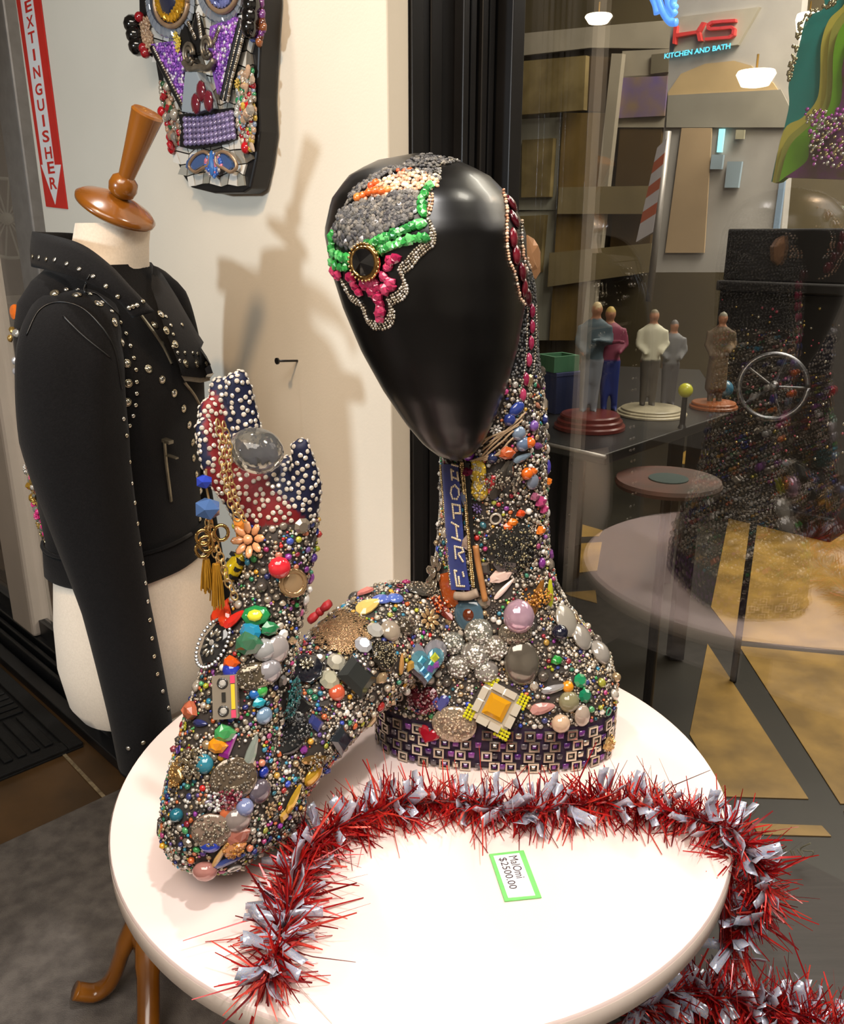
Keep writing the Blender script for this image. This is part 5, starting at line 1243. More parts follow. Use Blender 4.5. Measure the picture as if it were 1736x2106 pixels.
for T in ([(318, 92), (368, 85), (378, 120), (383, 200), (382, 218)], [(440, 56), (494, 36), (482, 90), (462, 175), (455, 195), (436, 110)]):
    wpoly('purple_panel', T, D1, .008, M_GEMO, mk, RGB(130, 80, 176)); mfill(T, 6.5, 'chip', .0042, VIO+[RGB(214, 206, 226, .4)], D1+.008, mbk)
for ln_ in ([(314, 98), (345, 160), (380, 228)], [(498, 40), (482, 100), (466, 170), (458, 205)], [(505, 44), (490, 105), (474, 165), (466, 208)]):
    P = [wp(u, v, D1+.008) for u, v in ln_]; MB().tube(subd(P, 5), .006, 8).build('black_rod', m_mb, mk, smooth=True)
    for q in subd([Vector((a, b, 0)) for a, b in ln_], 14): mbk.add('bead', wp(q.x+4, q.y, D1+.010), -NW, .0034, j(random.choice(SILV)))
# nose: grey glass triangle, scrolls and wine stones
wpoly('nose_panel', [(400, 150), (424, 150), (436, 180), (446, 205), (450, 225), (420, 236), (392, 232), (396, 190)], D1, .020, M_GEMO, mk, RGB(150, 162, 172, .1), .002)
for (u, v) in ((415, 188), (404, 214), (430, 208)): piece('wine_stone', 'dome', mk, wp(u, v, D1+.020), -NW, (.015, .019, .010), RGB(104, 30, 44), 0)
for (cx, cy) in ((388, 112), (425, 98)):
    for rr, tt in ((16, 2.6), (9, 2.0)):
        P = [wp(cx+rr*.62*math.cos(a), cy+rr*1.4*math.sin(a), D1+.016) for a in np.linspace(.5, 6.3, 18)]; MB().tube(P, .0036, 7).build('nose_scroll', mat('pewter', (150, 140, 124), .35, .7, noise_s=40, rgb2=(110, 102, 90)), mk, smooth=True)
MB().tube(subd([wp(u, v, D1+.018) for u, v in ((378, 128), (392, 142), (410, 138), (428, 140), (440, 124))], 5), .0055, 8).build('nose_bridge', MATS['pewter'], mk, smooth=True)
wpoly('brow_shard', [(372, 100), (388, 45), (400, 80), (408, 120), (396, 110)], D1, .010, m_mb, mk); wpoly('brow_shard', [(412, 30), (424, 70), (414, 110), (404, 80)], D1, .010, m_mb, mk)
# eyes
for (cx, cy, rx, ry) in ((352, 5, 42, 62), (456, -22, 40, 58)):
    wpoly('eye_socket', [(cx+rx*.86*math.cos(a), cy+ry*.86*math.sin(a)) for a in np.linspace(0, 6.283, 24, endpoint=False)], D1, .010, M_GEMO, mk, RGB(54, 58, 70))
    for a in np.linspace(0, 6.283, 30, endpoint=False):
        u, v = cx+rx*math.cos(a), cy+ry*math.sin(a); piece('silver_baguette', 'sq', mk, wp(u, v, D1+.004), -NW, (.0078, .0105, .012), j(RGB(166, 176, 190, .5)), -a+1.57)
    P = [wp(cx+rx*.80*math.cos(a), cy+ry*.80*math.sin(a), D1+.014) for a in np.linspace(0, 6.283, 30)]; MB().tube(P, .0045, 7).build('eye_rim', mat('copper_wire', (190, 160, 130), .4, .6, noise_s=40, rgb2=(170, 140, 112)), mk, smooth=True)
    piece('eye_stone', 'dome', mk, wp(cx, cy-6, D1+.010), -NW, (.036, .030, .02), RGB(40, 44, 66) if cx < 400 else RGB(70, 80, 140), 0)
    for rr in (.60, .42):
        for a in np.linspace(0, 6.283, 22, endpoint=False): piece('eye_bead', 'chip', mk, wp(cx+rx*rr*math.cos(a), cy-4+ry*rr*math.sin(a), D1+.012), -NW, .0085, j(RGB(214, 160, 40, .5) if cx < 400 else RGB(120, 130, 190, .3)), a)
# teeth
tq = [(378, 238), (480, 226), (486, 282), (380, 300)]
wpoly('mouth_panel', [(374, 236), (484, 222), (490, 286), (470, 296), (400, 308), (376, 302)], D1, .006, m_mb, mk)
for r_ in range(5):
    for c in range(12):
        fu, fv = (c+.5)/12, (r_+.5)/5; u = (378*(1-fu)+480*fu)*(1-fv)+(380*(1-fu)+486*fu)*fv; v = (240*(1-fu)+227*fu)*(1-fv)+(300*(1-fu)+284*fu)*fv+4*math.sin(fu*3.14)
        piece('tooth_bead', 'dome', mk, wp(u, v, D1+.006), -NW, (.0085, .0066, .008), j(RGB(134, 122, 164, .3), .25))
# blue butterfly
for sg2 in (-1, 1):
    W2 = [(438+sg2*6, 320), (438+sg2*18, 312), (438+sg2*34, 318), (438+sg2*46, 332), (438+sg2*48, 345), (438+sg2*36, 354), (438+sg2*22, 346), (438+sg2*8, 338)]
    wpoly('wing', W2, D1, .010, M_GEMO, mk, RGB(74, 104, 160, .3), .002)
    P = [wp(u, v, D1+.011) for u, v in W2+W2[:1]]; MB().tube(subd(P, 3), .0032, 6).build('wing_rim', MATS['copper_wire'], mk, smooth=True)
mfill([(425, 315), (450, 312), (456, 340), (446, 362), (432, 364), (422, 340)], 6, 'cut', .005, [RGB(50, 90, 170), RGB(80, 130, 200), RGB(200, 190, 190, .5), RGB(206, 120, 140)], D1+.010, mbk)
piece('butterfly_body', 'leaf', mk, wp(437, 336, D1+.012), -NW, (.022, .014, .014), RGB(56, 110, 180), 1.5)
# side jewels
for (poly, colr) in (([(328, 165), (348, 175), (358, 215), (376, 262), (372, 300), (352, 300), (338, 250)], [RGB(190, 150, 120), RGB(150, 120, 100), RGB(160, 156, 150, .5), RGB(40, 80, 50), RGB(160, 30, 40), RGB(206, 196, 180, .5)]), ([(490, 150), (522, 145), (526, 250), (520, 310), (498, 300), (488, 250), (486, 200)], [RGB(176, 146, 120), RGB(190, 170, 150, .3), RGB(40, 130, 80), RGB(190, 160, 70), RGB(160, 30, 40), RGB(120, 136, 160), RGB(206, 206, 200, .4), RGB(150, 140, 128, .4), RGB(176, 168, 156, .3)])):
    mfill(poly, 8, 'dome', .0062, colr, D1+.002, mbk)
    for k in range(16):
        for _ in range(20):
            u, v = random.uniform(min(p[0] for p in poly), max(p[0] for p in poly)), random.uniform(min(p[1] for p in poly), max(p[1] for p in poly))
            if inpoly(u, v, poly): break
        piece('side_jewel', random.choice(['cut', 'dome', 'flower', 'chip', 'leaf']), mk, wp(u, v, D1+.008), -NW, random.uniform(.006, .012), j(random.choice(colr)), random.random()*6)
for (u, v) in ((283, 52), (288, 74), (293, 97)): piece('black_bead', 'ball', mk, wp(u, v, D1), Vector((-.9, -.3, .1)), .018, RGB(12, 12, 13))
for (u, v) in ((292, 36), (300, 100), (304, 110)): piece('red_bead', 'ball', mk, wp(u, v, D1), -NW, .010, RGB(150, 20, 30))
mfill([(292, 40), (312, 44), (318, 95), (300, 90)], 9, 'flower', .012, [RGB(150, 120, 96), RGB(176, 146, 116)], D1, mbk)
for (u, v) in ((526, 10), (524, 34), (522, 56)): piece('black_bead', 'ball', mk, wp(u, v, D1+.006), -NW, (.016, .019, .015), RGB(14, 13, 14))
mfill([(508, 0), (540, -10), (544, 60), (536, 90), (520, 80), (510, 40)], 8, 'dome', .008, [RGB(96, 50, 36), RGB(140, 84, 50), RGB(80, 90, 150), RGB(110, 60, 120)], D1, mbk)
for (u, v) in ((333, 230), (354, 306), (506, 304), (514, 220)): piece('red_bead', 'dome', mk, wp(u, v, D1+.004), -NW, .011, RGB(180, 24, 34))
for (u, v) in ((364, 76), (370, 86), (368, 98)): piece('yellow_rose', 'flower', mk, wp(u, v, D1+.010), -NW, .010, RGB(206, 180, 70), 0)
for a, b_ in (((388, 48), (402, 78)), ((408, 30), (414, 76)), ((452, 58), (440, 88))):
    for s in np.linspace(0, 1, 10): mbk.add('cut', wp(a[0]+(b_[0]-a[0])*s, a[1]+(b_[1]-a[1])*s, D1+.011), -NW, .0045, j(random.choice(SILV)))
mbk.build('mask_beads', mk)

# ================================================================ beyond the glass: the mall
m_dark = mat('dark_stone', (34, 30, 22), .45, noise_s=4, rgb2=(26, 23, 17))
m_beige = mat('beige_stone', (146, 114, 52), .45, noise_s=7, rgb2=(110, 84, 34), bump=.05, bump_s=60)
mf = struct('floor_mall', wbox(1.30, 9.5, -9, 9, -.05, -.004), m_dark)
slabs = [[(1455, 1325), (1418, 1512), (1488, 1640), (1663, 1645)], [(1520, 1330), (1760, 1352), (1760, 1655), (1728, 1655)], [(1545, 1695), (1690, 1700), (1710, 1722), (1560, 1718)],
         [(1431, 915), (1500, 898), (1595, 975), (1485, 972), (1390, 952), (1386, 943)], [(1537, 904), (1600, 915), (1685, 945), (1760, 955), (1760, 978), (1624, 976)], [(1509, 989), (1615, 989), (1760, 1110), (1760, 1342), (1515, 1318), (1462, 1250), (1500, 1060)], [(1652, 989), (1760, 984), (1760, 1075)],
         [(1165, 1070), (1240, 1092), (1232, 1104), (1172, 1106)], [(1172, 1120), (1238, 1116), (1228, 1175), (1180, 1180)], [(1160, 1220), (1225, 1215), (1228, 1242), (1170, 1226)], [(1735, 1668), (1800, 1672), (1800, 1700), (1740, 1700)]]
for s in slabs:
    P = [at_z(u, v, -.004) for u, v in s]; MB().prism(P, (0, 0, .004)).build('stone_slab', m_beige, mf, bevel=.001)
def ep(name, poly, w, th, material, parent):
    return MB().prism([at_w(u, v, w) for u, v in poly], NW*th).build(name, material, parent)
def em(name, rgb, **k): return mat(name, rgb, k.pop('rough', .7), noise_s=k.pop('noise_s', 3), rgb2=k.pop('rgb2', [c*.9 for c in rgb]), **k)
struct('ceiling_mall', wbox(1.30, 9.5, -9, 9, 4.7, 4.8), em('mall_ceiling', (120, 106, 80)))
struct('wall_mall', wbox(6.5, 6.6, -9, 9, -.004, 4.7), em('mall_wall', (88, 76, 50)))
# stone and white storefront on the left
sf = thing('stone_storefront', 'tan stone storefront with white frames across the mall', 'storefront', at_w(1200, 700, 6.0))
m_st = em('tan_stone_panel', (146, 126, 80), noise_s=5, rgb2=(118, 100, 58)); m_wf = em('white_shop_frame', (190, 186, 166)); m_gold = em('ochre_column', (140, 112, 58), rgb2=(116, 92, 44)); m_brown = em('brown_recess', (84, 62, 24)); m_lt = em('pale_shop_wall', (176, 164, 142))
for nm, poly, th, m_ in (('pale_band', [(1040, 72), (1215, 55), (1390, 40), (1390, 100), (1215, 98), (1040, 118)], -.05, m_lt), ('stone_panel', [(1050, 128), (1205, 114), (1200, 226), (1045, 238)], -.25, m_st), ('column_block', [(1205, 114), (1255, 118), (1246, 232), (1200, 226)], -.10, m_brown),
                     ('white_frame', [(1045, 246), (1158, 241), (1152, 432), (1040, 432)], -.06, m_wf), ('stone_panel', [(1074, 288), (1138, 284), (1130, 405), (1072, 406)], -.12, m_st), ('ochre_column', [(1158, 232), (1246, 232), (1200, 700), (1130, 700)], -.10, m_gold), ('pale_post', [(1258, 110), (1280, 110), (1215, 700), (1195, 700)], -.14, m_lt),
                     ('pale_wall', [(1280, 105), (1385, 100), (1372, 262), (1268, 262)], -.06, m_lt), ('dark_doorway', [(1275, 264), (1362, 258), (1330, 560), (1250, 560)], -.05, m_brown), ('white_frame', [(1040, 436), (1150, 432), (1140, 560), (1128, 700), (1030, 700)], -.04, m_wf), ('stone_panel', [(1062, 445), (1120, 442), (1110, 560), (1050, 560)], -.09, m_st), ('cross_band', [(1130, 520), (1340, 500), (1336, 560), (1126, 590)], -.16, em('tan_band', (150, 132, 92))), ('cross_band', [(1150, 385), (1345, 382), (1340, 440), (1146, 440)], -.16, MATS['tan_band']), ('vent', [(1340, 112), (1376, 108), (1374, 148), (1338, 152)], -.09, em('vent_grey', (120, 110, 88)))):
    ep(nm, poly, 6.5+th*1.0-.05, .05, m_, sf)
ptg = thing('painting', 'purple abstract painting on the pale shop wall', 'painting', at_w(1320, 240, 6.35))
ep('canvas', [(1277, 160), (1373, 156), (1366, 238), (1272, 243)], 6.36, .03, em('purple_abstract', (110, 92, 150), noise_s=4, rgb2=(150, 124, 96)), ptg)
ep('painting_edge', [(1274, 157), (1376, 153), (1369, 241), (1269, 246)], 6.39, .02, m_lt, ptg)
# kitchen and bath shop on the right
ks = thing('kitchen_bath_shop', 'grey shop front with red lettering above an arched opening', 'storefront', at_w(1480, 480, 5.4))
m_gw = em('grey_shop_wall', (172, 166, 158)); m_pl = em('sign_panel', (176, 168, 150)); W5 = 5.4
ep('shop_wall', [(1392, -200), (1668, -200), (1650, 0), (1628, 240), (1600, 560), (1335, 560), (1372, 200)], W5, .08, m_gw, ks)
ep('sign_panel', [(1396, 35), (1562, 14), (1517, 92), (1385, 108)], W5-.03, .03, m_pl, ks)
def k4(x, y): return (1340+x/4.384, y/4.384)
m_kr = mat('red_sign_letter', (190, 60, 56), .4, emit=.25, noise_s=10, rgb2=(196, 56, 52)); 
ko = MB()
for P in ([(200, 235), (230, 230), (214, 398), (188, 392)], [(222, 300), (415, 272), (415, 300), (216, 335)], [(398, 282), (452, 198), (478, 200), (430, 296)], [(402, 284), (432, 280), (452, 366), (420, 370)]):
    ko.prism([at_w(*k4(*q), W5-.06) for q in P], NW*.03)
ko.build('sign_letter', m_kr, ks)
so = MB(); SL = [(752, 182), (640, 190), (545, 198), (505, 222), (512, 258), (620, 252), (715, 242), (738, 262), (732, 312), (700, 334), (600, 342), (482, 352)]
for a, b in zip(SL, SL[1:]):
    d = Vector((b[0]-a[0], b[1]-a[1])).normalized()*3; nn = Vector((-d.y, d.x)).normalized()*13
    so.prism([at_w(*k4(a[0]-d.x+nn.x, a[1]-d.y+nn.y), W5-.06), at_w(*k4(b[0]+d.x+nn.x, b[1]+d.y+nn.y), W5-.06), at_w(*k4(b[0]+d.x-nn.x, b[1]+d.y-nn.y), W5-.06), at_w(*k4(a[0]-d.x-nn.x, a[1]-d.y-nn.y), W5-.06)], NW*.03)
so.build('sign_letter', m_kr, ks)
a, b = at_w(1366, 121, W5-.04), at_w(1501, 108, W5-.04)
W_, F_ = text_mesh('KITCHEN AND BATH', a, -ET, Vector((0, 0, 1)), (b-a).length, at_w(1440, 103, W5).z-at_w(1440, 114, W5).z, bold=.03); obj('small_lettering', mesh_from(W_, F_), ks, None, mat('cyan_lit_letter', (90, 200, 230), .4, emit=1.6, noise_s=10, rgb2=(84, 190, 222)))
ep('arch_opening', [(1374, 190), (1400, 152), (1450, 131), (1510, 125), (1545, 135), (1590, 170), (1622, 218), (1612, 262), (1372, 262)], W5-.012, .01, em('arch_interior', (192, 164, 118)), ks)
ep('arch_beam', [(1374, 196), (1606, 184), (1623, 218), (1614, 262), (1370, 262)], W5-.024, .01, em('arch_beam_grey', (142, 136, 122)), ks)
ep('peach_door', [(1402, 263), (1464, 263), (1448, 520), (1368, 520)], W5-.024, .012, em('peach_door', (172, 146, 112)), ks)
ep('light_tube', [(1479, 265), (1490, 265), (1484, 313), (1474, 313)], W5-.03, .015, mat('cyan_tube', (150, 225, 235), .5, emit=1.2, noise_s=10, rgb2=(144, 220, 230)), ks)
ep('pale_cabinet', [(1464, 318), (1488, 318), (1484, 348), (1460, 348)], W5-.03, .02, em('pale_blue_front', (150, 168, 178)), ks); ep('pale_cabinet', [(1496, 332), (1526, 332), (1518, 386), (1490, 386)], W5-.03, .02, MATS['pale_blue_front'], ks)
ep('wall_notice', [(1514, 267), (1532, 267), (1530, 286), (1512, 286)], W5-.03, .01, em('notice', (164, 158, 132)), ks)
ep('blue_pilaster', [(1622, 230), (1632, 232), (1590, 560), (1578, 560)], W5-.03, .02, em('pale_blue_trim', (130, 150, 170)), ks)
# lamps
m_lamp = mat('lit_shade', (255, 238, 205), .5, emit=5, noise_s=3, rgb2=(255, 234, 196))
def lamp(name, label, u, v, w, rpx, hpx, rod=30):
    c = at_w(u, v, w); k = (c-ORI).length/FPX*1.0; t = thing(name, label, 'lamp', c)
    MB().lathe([(rpx*k*.25, -hpx*k/2), (rpx*k*.7, -hpx*k*.4), (rpx*k, hpx*k*.3), (rpx*k*.92, hpx*k/2)], c, None, 20).build('lamp_shade', m_lamp, t, smooth=True)
    MB().tube([c+Vector((0, 0, hpx*k*.5)), c+Vector((0, 0, hpx*k*.5+rod*k))], rpx*k*.06, 8).build('rod', mat('brass_rod', (150, 116, 50), .4, .7, noise_s=20, rgb2=(130, 100, 40)), t)
lamp('bowl_lamp', 'glowing shallow bowl lamp hanging in the arch', 1554, 163, 5.1, 33, 26, 26)
lamp('wall_lantern', 'bright tapered lantern lamp beside the swirled panel', 1662, 56, 3.6, 21, 40, 18)
lamp('pendant_lamp', 'small lit ceiling lamp over the stone storefront', 1231, 40, 5.6, 24, 14, 20)
bn = thing('blue_neon', 'blue lit scroll ornament at the top of the window', 'ornament', at_w(1365, 10, 5.0)); m_bl = mat('blue_lit_glass', (90, 150, 240), .3, emit=1.4, noise_s=20, rgb2=(70, 120, 220))
for q in ([(1335, -20), (1348, 8), (1352, 28)], [(1350, -20), (1362, 20), (1378, 44), (1392, 46)], [(1372, -20), (1376, 10), (1388, 30)], [(1390, -15), (1384, 8), (1390, 18)]): MB().tube(subd([at_w(u, v, 5.0) for u, v in q], 5), .022, 8).build('neon_scroll', m_bl, bn, smooth=True)
# flag
fl = thing('striped_flag', 'red and white striped flag hanging in the mall', 'flag', at_w(1345, 480, 4.6))
fr_ = em('flag_red', (170, 80, 48)); fw = em('flag_white', (186, 180, 184))
yy = [292, 322, 346, 372, 396, 424, 448, 486]
for i, (a, b) in enumerate(zip(yy, yy[1:])):
    x0 = np.interp([a, b], [290, 486], [1352, 1308]); x1 = np.interp([a, b], [290, 486], [1372, 1342]); ep('stripe', [(x0[0], a+12), (x1[0], a-8), (x1[1], b-8), (x0[1], b+12)], 4.6, .03, fw if i % 2 == 0 else fr_, fl)
MB().tube([at_w(1374, 270, 4.62), at_w(1335, 620, 4.62)], .02, 8).build('flag_pole', m_alu, fl, smooth=True)
# swirled panel
sw = thing('swirl_panel', 'wavy panel of teal, yellow and green bands with sequins', 'artwork', at_w(1680, 350, 2.6))
def k5(x, y): return (1340+x/4.384, y/4.384)
cuts_ = [[(1500, -200), (1560, 60), (1400, 160), (1330, 420), (1240, 740), (1240, 950), (1190, 1180), (1130, 1400), (1080, 1640)],
         [(1780, -200), (1740, 30), (1600, 180), (1530, 400), (1520, 700), (1490, 900), (1360, 1060), (1190, 1180), (1090, 1640)],
         [(1840, -200), (1800, 20), (1640, 230), (1590, 480), (1580, 760), (1540, 960), (1380, 1110), (1200, 1290), (1110, 1650)],
         [(1900, -200), (1840, 60), (1700, 260), (1640, 480), (1630, 800), (1580, 1000), (1400, 1160), (1240, 1330), (1150, 1640)],
         [(2000, -200), (1960, 120), (1800, 300), (1720, 600), (1720, 800), (1690, 960), (1560, 1130), (1430, 1270), (1400, 1450), (1200, 1600)],
         [(2400, -200), (2400, 120), (2400, 300), (2400, 600), (2400, 800), (2400, 960), (2400, 1130), (2400, 1270), (2400, 1450), (2400, 1640)]]
bc = [em('teal_band', (46, 150, 146), rough=.4), em('yellow_band', (214, 204, 96), rough=.4), em('olive_band', (176, 178, 88), rough=.4), em('green_band', (126, 190, 46), rough=.4), em('violet_sequin', (110, 56, 110), rough=.3, noise_s=30, rgb2=(84, 64, 40))]
for i in range(5):
    A = subd([Vector((*k5(*q), 0)) for q in cuts_[i]], 5); B = subd([Vector((*k5(*q), 0)) for q in cuts_[i+1]], 5); m = min(len(A), len(B)); A = [A[int(k*(len(A)-1)/(m-1))] for k in range(m)]; B = [B[int(k*(len(B)-1)/(m-1))] for k in range(m)]
    V = []; F = []
    for q in range(m): V += [at_w(A[q].x, A[q].y, 2.6-.01*i), at_w(B[q].x, B[q].y, 2.6-.01*i)]
    N = len(V); V += [v+NW*.03 for v in V]
    for q in range(m-1): F += [(2*q, 2*q+1, 2*q+3, 2*q+2), (N+2*q, N+2*q+2, N+2*q+3, N+2*q+1), (2*q, 2*q+2, N+2*q+2, N+2*q), (2*q+1, N+2*q+1, N+2*q+3, 2*q+3)]
    F += [(0, N, N+1, 1), (2*m-2, 2*m-1, N+2*m-1, N+2*m-2)]
    MB().add(V, F).build('colour_band', bc[i], sw)
sq = Bulk()
for k in range(260):
    u, v = random.uniform(1655, 1740), random.uniform(225, 345)
    if u > 1665+(345-v)*-.2+10: sq.add('cut', at_w(u, v, 2.545), -NW, random.uniform(.003, .006), j(random.choice([RGB(206, 190, 140, .9), RGB(190, 90, 190, .5), RGB(230, 226, 220, .8)])))
for k in range(90):
    s = random.random(); u, v = np.interp(s, [0, .4, 1], [1722, 1650, 1622]), np.interp(s, [0, .4, 1], [0, 40, 165]); sq.add('cut', at_w(u+random.uniform(-6, 6), v+random.uniform(-5, 5), 2.55), -NW, random.uniform(.003, .006), RGB(206, 196, 160, .9))
sq.build('sequins', sw)

# added dark block that keeps the right of the glass dark
kk = thing('added_dark_block', 'added dark ledged block that darkens the view through the glass', 'dark block', at_z(1640, 905, 0)); m_kk = em('dark_block_paint', (26, 23, 22), rough=.5)
kq = [at_w(u, 620, 4.3) for u in (1478, 1790)]; kz = at_w(1600, 470, 4.3).z
for nm, z0, z1, dw in (('dark_block_body', 0, kz-.3, 0), ('dark_block_ledge', kz-.3, kz-.25, -.05), ('dark_block_top', kz-.25, kz, .02), ('dark_block_base', 0, .12, -.03)):
    a, b = kq[0], kq[1]; MB().prism([Vector((a.x, a.y, z0))+NW*dw, Vector((b.x, b.y, z0))+NW*dw, Vector((b.x, b.y, z1))+NW*dw, Vector((a.x, a.y, z1))+NW*dw], NW*(.5-dw)).build(nm, m_kk, kk, bevel=.008)
kb = Bulk()
for k in range(150): f = random.random(); q = kq[0].lerp(kq[1], f); kb.add('cut', Vector((q.x, q.y, random.uniform(.2, kz-.34)))-NW*.001, -NW, random.uniform(.004, .009), j(random.choice([RGB(206, 200, 190, .8), RGB(190, 90, 110, .6), RGB(206, 180, 110, .8)])))
kb.build('sequins', kk)  # these imitate sparkles reflected in the glass, as small shiny pieces

# display table with figurines
TD = 2.55; zt = at_d(1212, 880, TD).z
dt = thing('display_table', 'long black display table with figurines behind the glass', 'table', at_d(1260, 900, TD)-Vector((0, 0, zt)))
tp = [at_z(1085, 900, zt), at_z(1245, 935, zt), at_z(1500, 850, zt), at_z(1440, 760, zt), at_z(1090, 745, zt)]
MB().prism(tp, (0, 0, -.03)).build('table_top', m_black, dt, bevel=.004)
e0, e1 = tp[0], tp[1]; MB().tube([e0.lerp(e1, .1)+Vector((0, -.004, -.006)), e1+Vector((0, -.004, -.006))], .006, 6).build('metal_edge', m_alu, dt, smooth=True)
cen = sum(tp, Vector())/len(tp)
for q in tp[:1]+tp[2:4]: p = q.lerp(cen, .25); MB().box((p.x, p.y, (zt-.03)/2), (.05, .05, zt-.034)).build('leg', m_black, dt)
rk = at_z(1150, 1215, 0); 
spk = thing('black_rack', 'black equipment rack standing under the display table', 'rack', (rk.x, rk.y, 0))
MB().box((rk.x, rk.y+.1, .33), (.17, .2, .66)).build('rack_body', m_black, spk, bevel=.01)
for i in range(7):
    for q in range(2): piece('rack_knob', 'dome', spk, Vector((rk.x-.035+q*.06, rk.y-.001, .12+i*.075)), Vector((0, -1, 0)), .008, RGB(60, 58, 54, .5))
def human(px, vtop, vbot, depth, skin, hair, top, bottom, group, parent, lean=0.0, arms=((-1, .25), (1, .25)), coat=False):
    """small standing figure: one continuous body coloured by zones"""
    base = at_d(px, vbot, depth); H_ = at_d(px, vtop, depth*base.y/base.y).z-base.z; B = Vector((base.x, base.y, base.z)); s = H_
    m = MB(); L = lambda x, y, z: B+Vector((x*s+lean*z*s, y*s, z*s))
    for sg3 in (-1, 1):
        m.tube([L(sg3*.05, 0, .01), L(sg3*.05, 0, .27), L(sg3*.045, 0, .50)], [.032*s, .042*s, .062*s], 10); m.ball(L(sg3*.055, -.03, .018), (.030*s, .058*s, .020*s), 8, 6)
    if coat: m.ring([[L(rx*math.cos(a), ry*math.sin(a), z) for a in np.linspace(0, 6.283, 14, endpoint=False)] for rx, ry, z in ((.12, .09, .16), (.11, .085, .40), (.105, .08, .55))])
    m.ring([[L(rx*math.cos(a), ry*math.sin(a), z) for a in np.linspace(0, 6.283, 14, endpoint=False)] for rx, ry, z in ((.085, .065, .47), (.095, .07, .56), (.105, .075, .68), (.12, .07, .79), (.085, .055, .825), (.035, .035, .85))])
    m.tube([L(0, 0, .82), L(0, 0, .88)], .035*s, 8); m.ball(L(0, -.008, .925), (.052*s, .060*s, .070*s), 12, 9); m.ball(L(0, -.066, .92), .013*s, 6, 5)
    for sg3, fw_ in arms:
        m.tube([L(sg3*.12, 0, .79), L(sg3*.15, -.02, .64), L(sg3*(.15-.25*fw_), -.02-.25*fw_, .52+.22*fw_)], [.036*s, .030*s, .023*s], 8); m.ball(L(sg3*(.15-.27*fw_), -.02-.28*fw_, .505+.23*fw_), .026*s, 7, 5)
    me = remesh(m, .022*s, 2, 'figure'); co = []
    for v in me.vertices:
        q = v.co-B; z = q.z/s; x = abs(q.x/s-lean*z)
        co.append(hair if z > .945 or (z > .89 and q.y/s > .012) else skin if z > .845 else (skin if (x > .1 and z < .56 and z > .44 and not coat) else (top if (z > .50 or (coat and z > .17) or x > .12) else (bottom if z > .035 else RGB(30, 26, 24)))))
    at_ = me.color_attributes.new('Col', 'FLOAT_COLOR', 'POINT'); at_.data.foreach_set('color', np.array(co, np.float32).ravel())
    return obj('figure', me, parent, None, M_MATTE)
def plinth(u, v0, v1, depth, rpx, rgb, name, label, steps=3, gloss=.3):
    t = thing(name, label, 'figurine', at_d(u, v1, depth)); k = depth/FPX; b = at_d(u, v1, depth); b.z = max(b.z, zt+.001); h = max(.02, at_d(u, v0, depth).z-b.z)
    pr = []
    for i in range(steps): pr += [(rpx*k*(1-.08*i), h*i/steps), (rpx*k*(1-.08*i), h*(i+.7)/steps), (rpx*k*(.96-.08*i), h*(i+1)/steps)]
    MB().lathe(pr, b, None, 36).build('plinth', mat('plinth_'+name, rgb, gloss, noise_s=12, rgb2=[c*.8 for c in rgb]), t, smooth=True, auto=.6)
    return t
SK = RGB(170, 120, 92)
t1 = plinth(1212, 848, 880, 2.55, 72, (104, 44, 38), 'couple_figurine', 'figurine of an embracing couple on a round red wooden base')
human(1208, 612, 852, 2.58, SK, RGB(190, 170, 130), RGB(70, 84, 92), RGB(120, 124, 132), '', t1, .03, ((-1, .2), (1, .75))); human(1252, 622, 848, 2.62, SK, RGB(176, 150, 84), RGB(124, 56, 76), RGB(36, 48, 110), '', t1, -.05, ((-1, .8), (1, .3)))
t2 = plinth(1338, 836, 858, 2.75, 72, (176, 166, 140), 'pair_figurine', 'figurine of two standing men on a round cream base')
human(1330, 628, 838, 2.78, SK, RGB(120, 110, 90), RGB(196, 192, 170), RGB(80, 74, 66), '', t2); human(1372, 650, 836, 2.84, SK, RGB(96, 92, 90), RGB(112, 112, 114), RGB(84, 82, 84), '', t2)
t3 = plinth(1466, 828, 848, 2.85, 48, (150, 84, 44), 'coat_figurine', 'figurine of a man in cap and long brown coat on a wooden base', 2)
human(1468, 634, 832, 2.86, SK, RGB(130, 126, 112), RGB(88, 72, 54), RGB(70, 56, 42), '', t3, 0, ((-1, .15), (1, .3)), True)
# boxes, balls, wheel and round stand
gb = thing('green_box', 'open green box stacked beside the couple figurine', 'box', at_d(1148, 770, 2.75)); c = at_d(1148, 745, 2.75)
R45 = Matrix.Rotation(.5, 3, 'Z')
for (dx, dy, sx, sy) in ((0, -.04, .10, .01), (0, .04, .10, .01), (-.045, 0, .01, .07), (.045, 0, .01, .07)): MB().box(c+R45 @ Vector((dx, dy, .0)), (sx, sy, .05), R45).build('box_side', em('green_box_card', (60, 110, 78)), gb)
MB().box(c+Vector((0, 0, -.022)), (.09, .07, .006), R45).build('box_bottom', MATS['green_box_card'], gb)
bb = thing('blue_box', 'blue box under the open green box', 'box', at_d(1160, 800, 2.75)); q = Vector((c.x+.01, c.y, (c.z-.026+zt)/2)); MB().box(q, (.10, .09, max(.03, c.z-.026-zt)), R45).build('box_body', em('blue_card', (34, 46, 92)), bb, bevel=.002); MB().box(q+Vector((0, 0, max(.03, c.z-.026-zt)/2-.006)), (.104, .094, .010), R45).build('box_lid', em('blue_lid', (50, 58, 100)), bb)
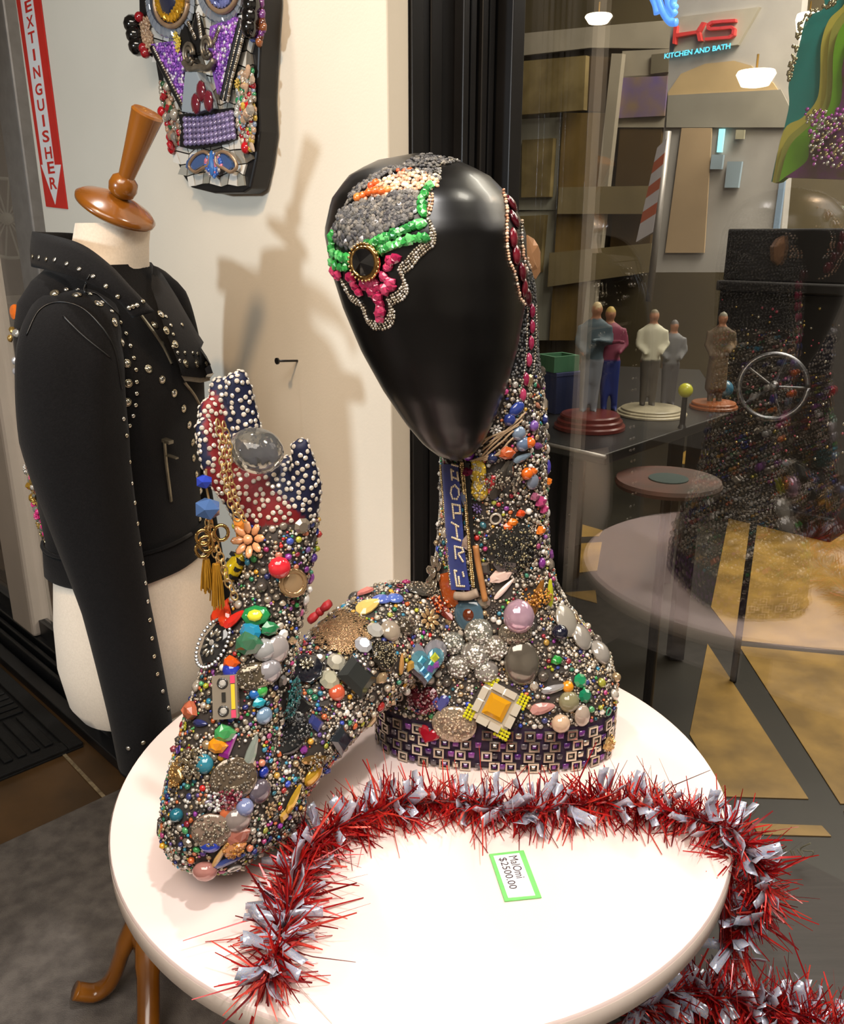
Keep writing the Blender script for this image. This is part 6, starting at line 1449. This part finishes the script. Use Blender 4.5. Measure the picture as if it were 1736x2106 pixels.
for (u, v, d, rp_, rgb, nm, lb) in ((1410, 803, 2.52, 15, (190, 190, 50), 'yellow_ball', 'small yellow ball in front of the standing men figurine'), (1490, 800, 2.95, 18, (46, 110, 140), 'blue_ball', 'blue marbled ball beside the brown coat figurine')):
    c = at_d(u, v, d); r = rp_*d/FPX; t = thing(nm, lb, 'ball', c-Vector((0, 0, r))); MB().ball(c, r, 20, 12).build('ball', em(nm+'_paint', rgb, rough=.3, noise_s=20), t, smooth=True); MB().lathe([(r*.6, zt), (r*.4, zt+.01), (r*.35, max(zt+.012, c.z-r*.95))], (c.x, c.y, 0), None, 16).build('ball_stand', m_black, t)
def wheel(name, label, c, r, ax, rgb, n, parent_mat, thick):
    t = thing(name, label, 'wheel', c-Vector((0, 0, r))); R = frame_of(ax); P = [c+R @ Vector((r*math.cos(a), r*math.sin(a), 0)) for a in np.linspace(0, 6.283, 49)]
    MB().tube(P, thick, 8).build('rim', parent_mat, t, smooth=True); MB().lathe([(r*.16, -.02), (r*.16, .02), (r*.06, .03)], c, R, 18).build('hub', parent_mat, t)
    for k in range(n):
        a = 6.283*k/n; MB().tube([c+R @ Vector((r*.14*math.cos(a), r*.14*math.sin(a), 0)), c+R @ Vector((r*math.cos(a), r*math.sin(a), 0))], thick*.9, 6, .5).build('spoke', parent_mat, t)
    return t
m_ch = mat('dull_chrome', (120, 120, 124), .3, .9, noise_s=20, rgb2=(96, 96, 100))
wc = at_d(1590, 795, 2.6); wh = wheel('spoked_wheel', 'dull chrome spoked wheel standing behind the glass', wc, 66*2.6/FPX, Vector((-.3, -1, .25)), (0, 0, 0), 5, m_ch, .008)
MB().tube([wc-Vector((0, -.01, .095)), Vector((wc.x, wc.y+.02, .0))], .012, 8).build('stand', m_black, wh)
dr = at_d(1375, 985, 2.3); rs = thing('round_stand', 'low round stand with a reddish patterned disc top', 'stand', (dr.x, dr.y, 0)); k = 2.3/FPX
MB().lathe([(105*k, dr.z-.02), (108*k, dr.z-.01), (105*k, dr.z)], (dr.x, dr.y, 0), None, 40).build('disc_top', em('reddish_disc', (92, 56, 46), noise_s=9, rgb2=(60, 48, 42)), rs, smooth=True, auto=.6); MB().lathe([(40*k, dr.z), (40*k, dr.z+.003)], (dr.x, dr.y, 0), None, 30).build('disc_label', em('teal_label', (40, 60, 58)), rs); MB().lathe([(.015, 0), (.015, dr.z-.02)], (dr.x, dr.y, 0), None, 14).build('stem', m_black, rs); MB().lathe([(.14, 0), (.14, .012), (.03, .03)], (dr.x, dr.y, 0), None, 30).build('foot', m_black, rs)
# behind the entrance glass at the far left
lw = at_w(15, 450, 1.55); wheel('fan_wheel', 'large white fan wheel seen through the entrance glass', lw, .17, Vector((.3, -1, .0)), (0, 0, 0), 18, em('white_enamel', (150, 150, 144)), .008)
lc = at_w(20, 660, 1.8); cb2 = thing('white_counter', 'pale counter behind the entrance glass', 'counter', (lc.x, lc.y, 0)); zc = at_w(20, 612, 1.6).z
wbox(1.45, 2.0, 3.3, 4.6, zc-.03, zc).build('counter_top', em('pale_counter', (176, 168, 156)), cb2, bevel=.004); wbox(1.5, 1.98, 3.32, 4.58, 0, zc-.03).build('counter_body', em('grey_counter', (96, 94, 90)), cb2)
struct('wall_entrance', wbox(2.6, 2.7, 2.6, 7.5, -.004, 4.7), em('dark_plum_wall', (70, 54, 50)))
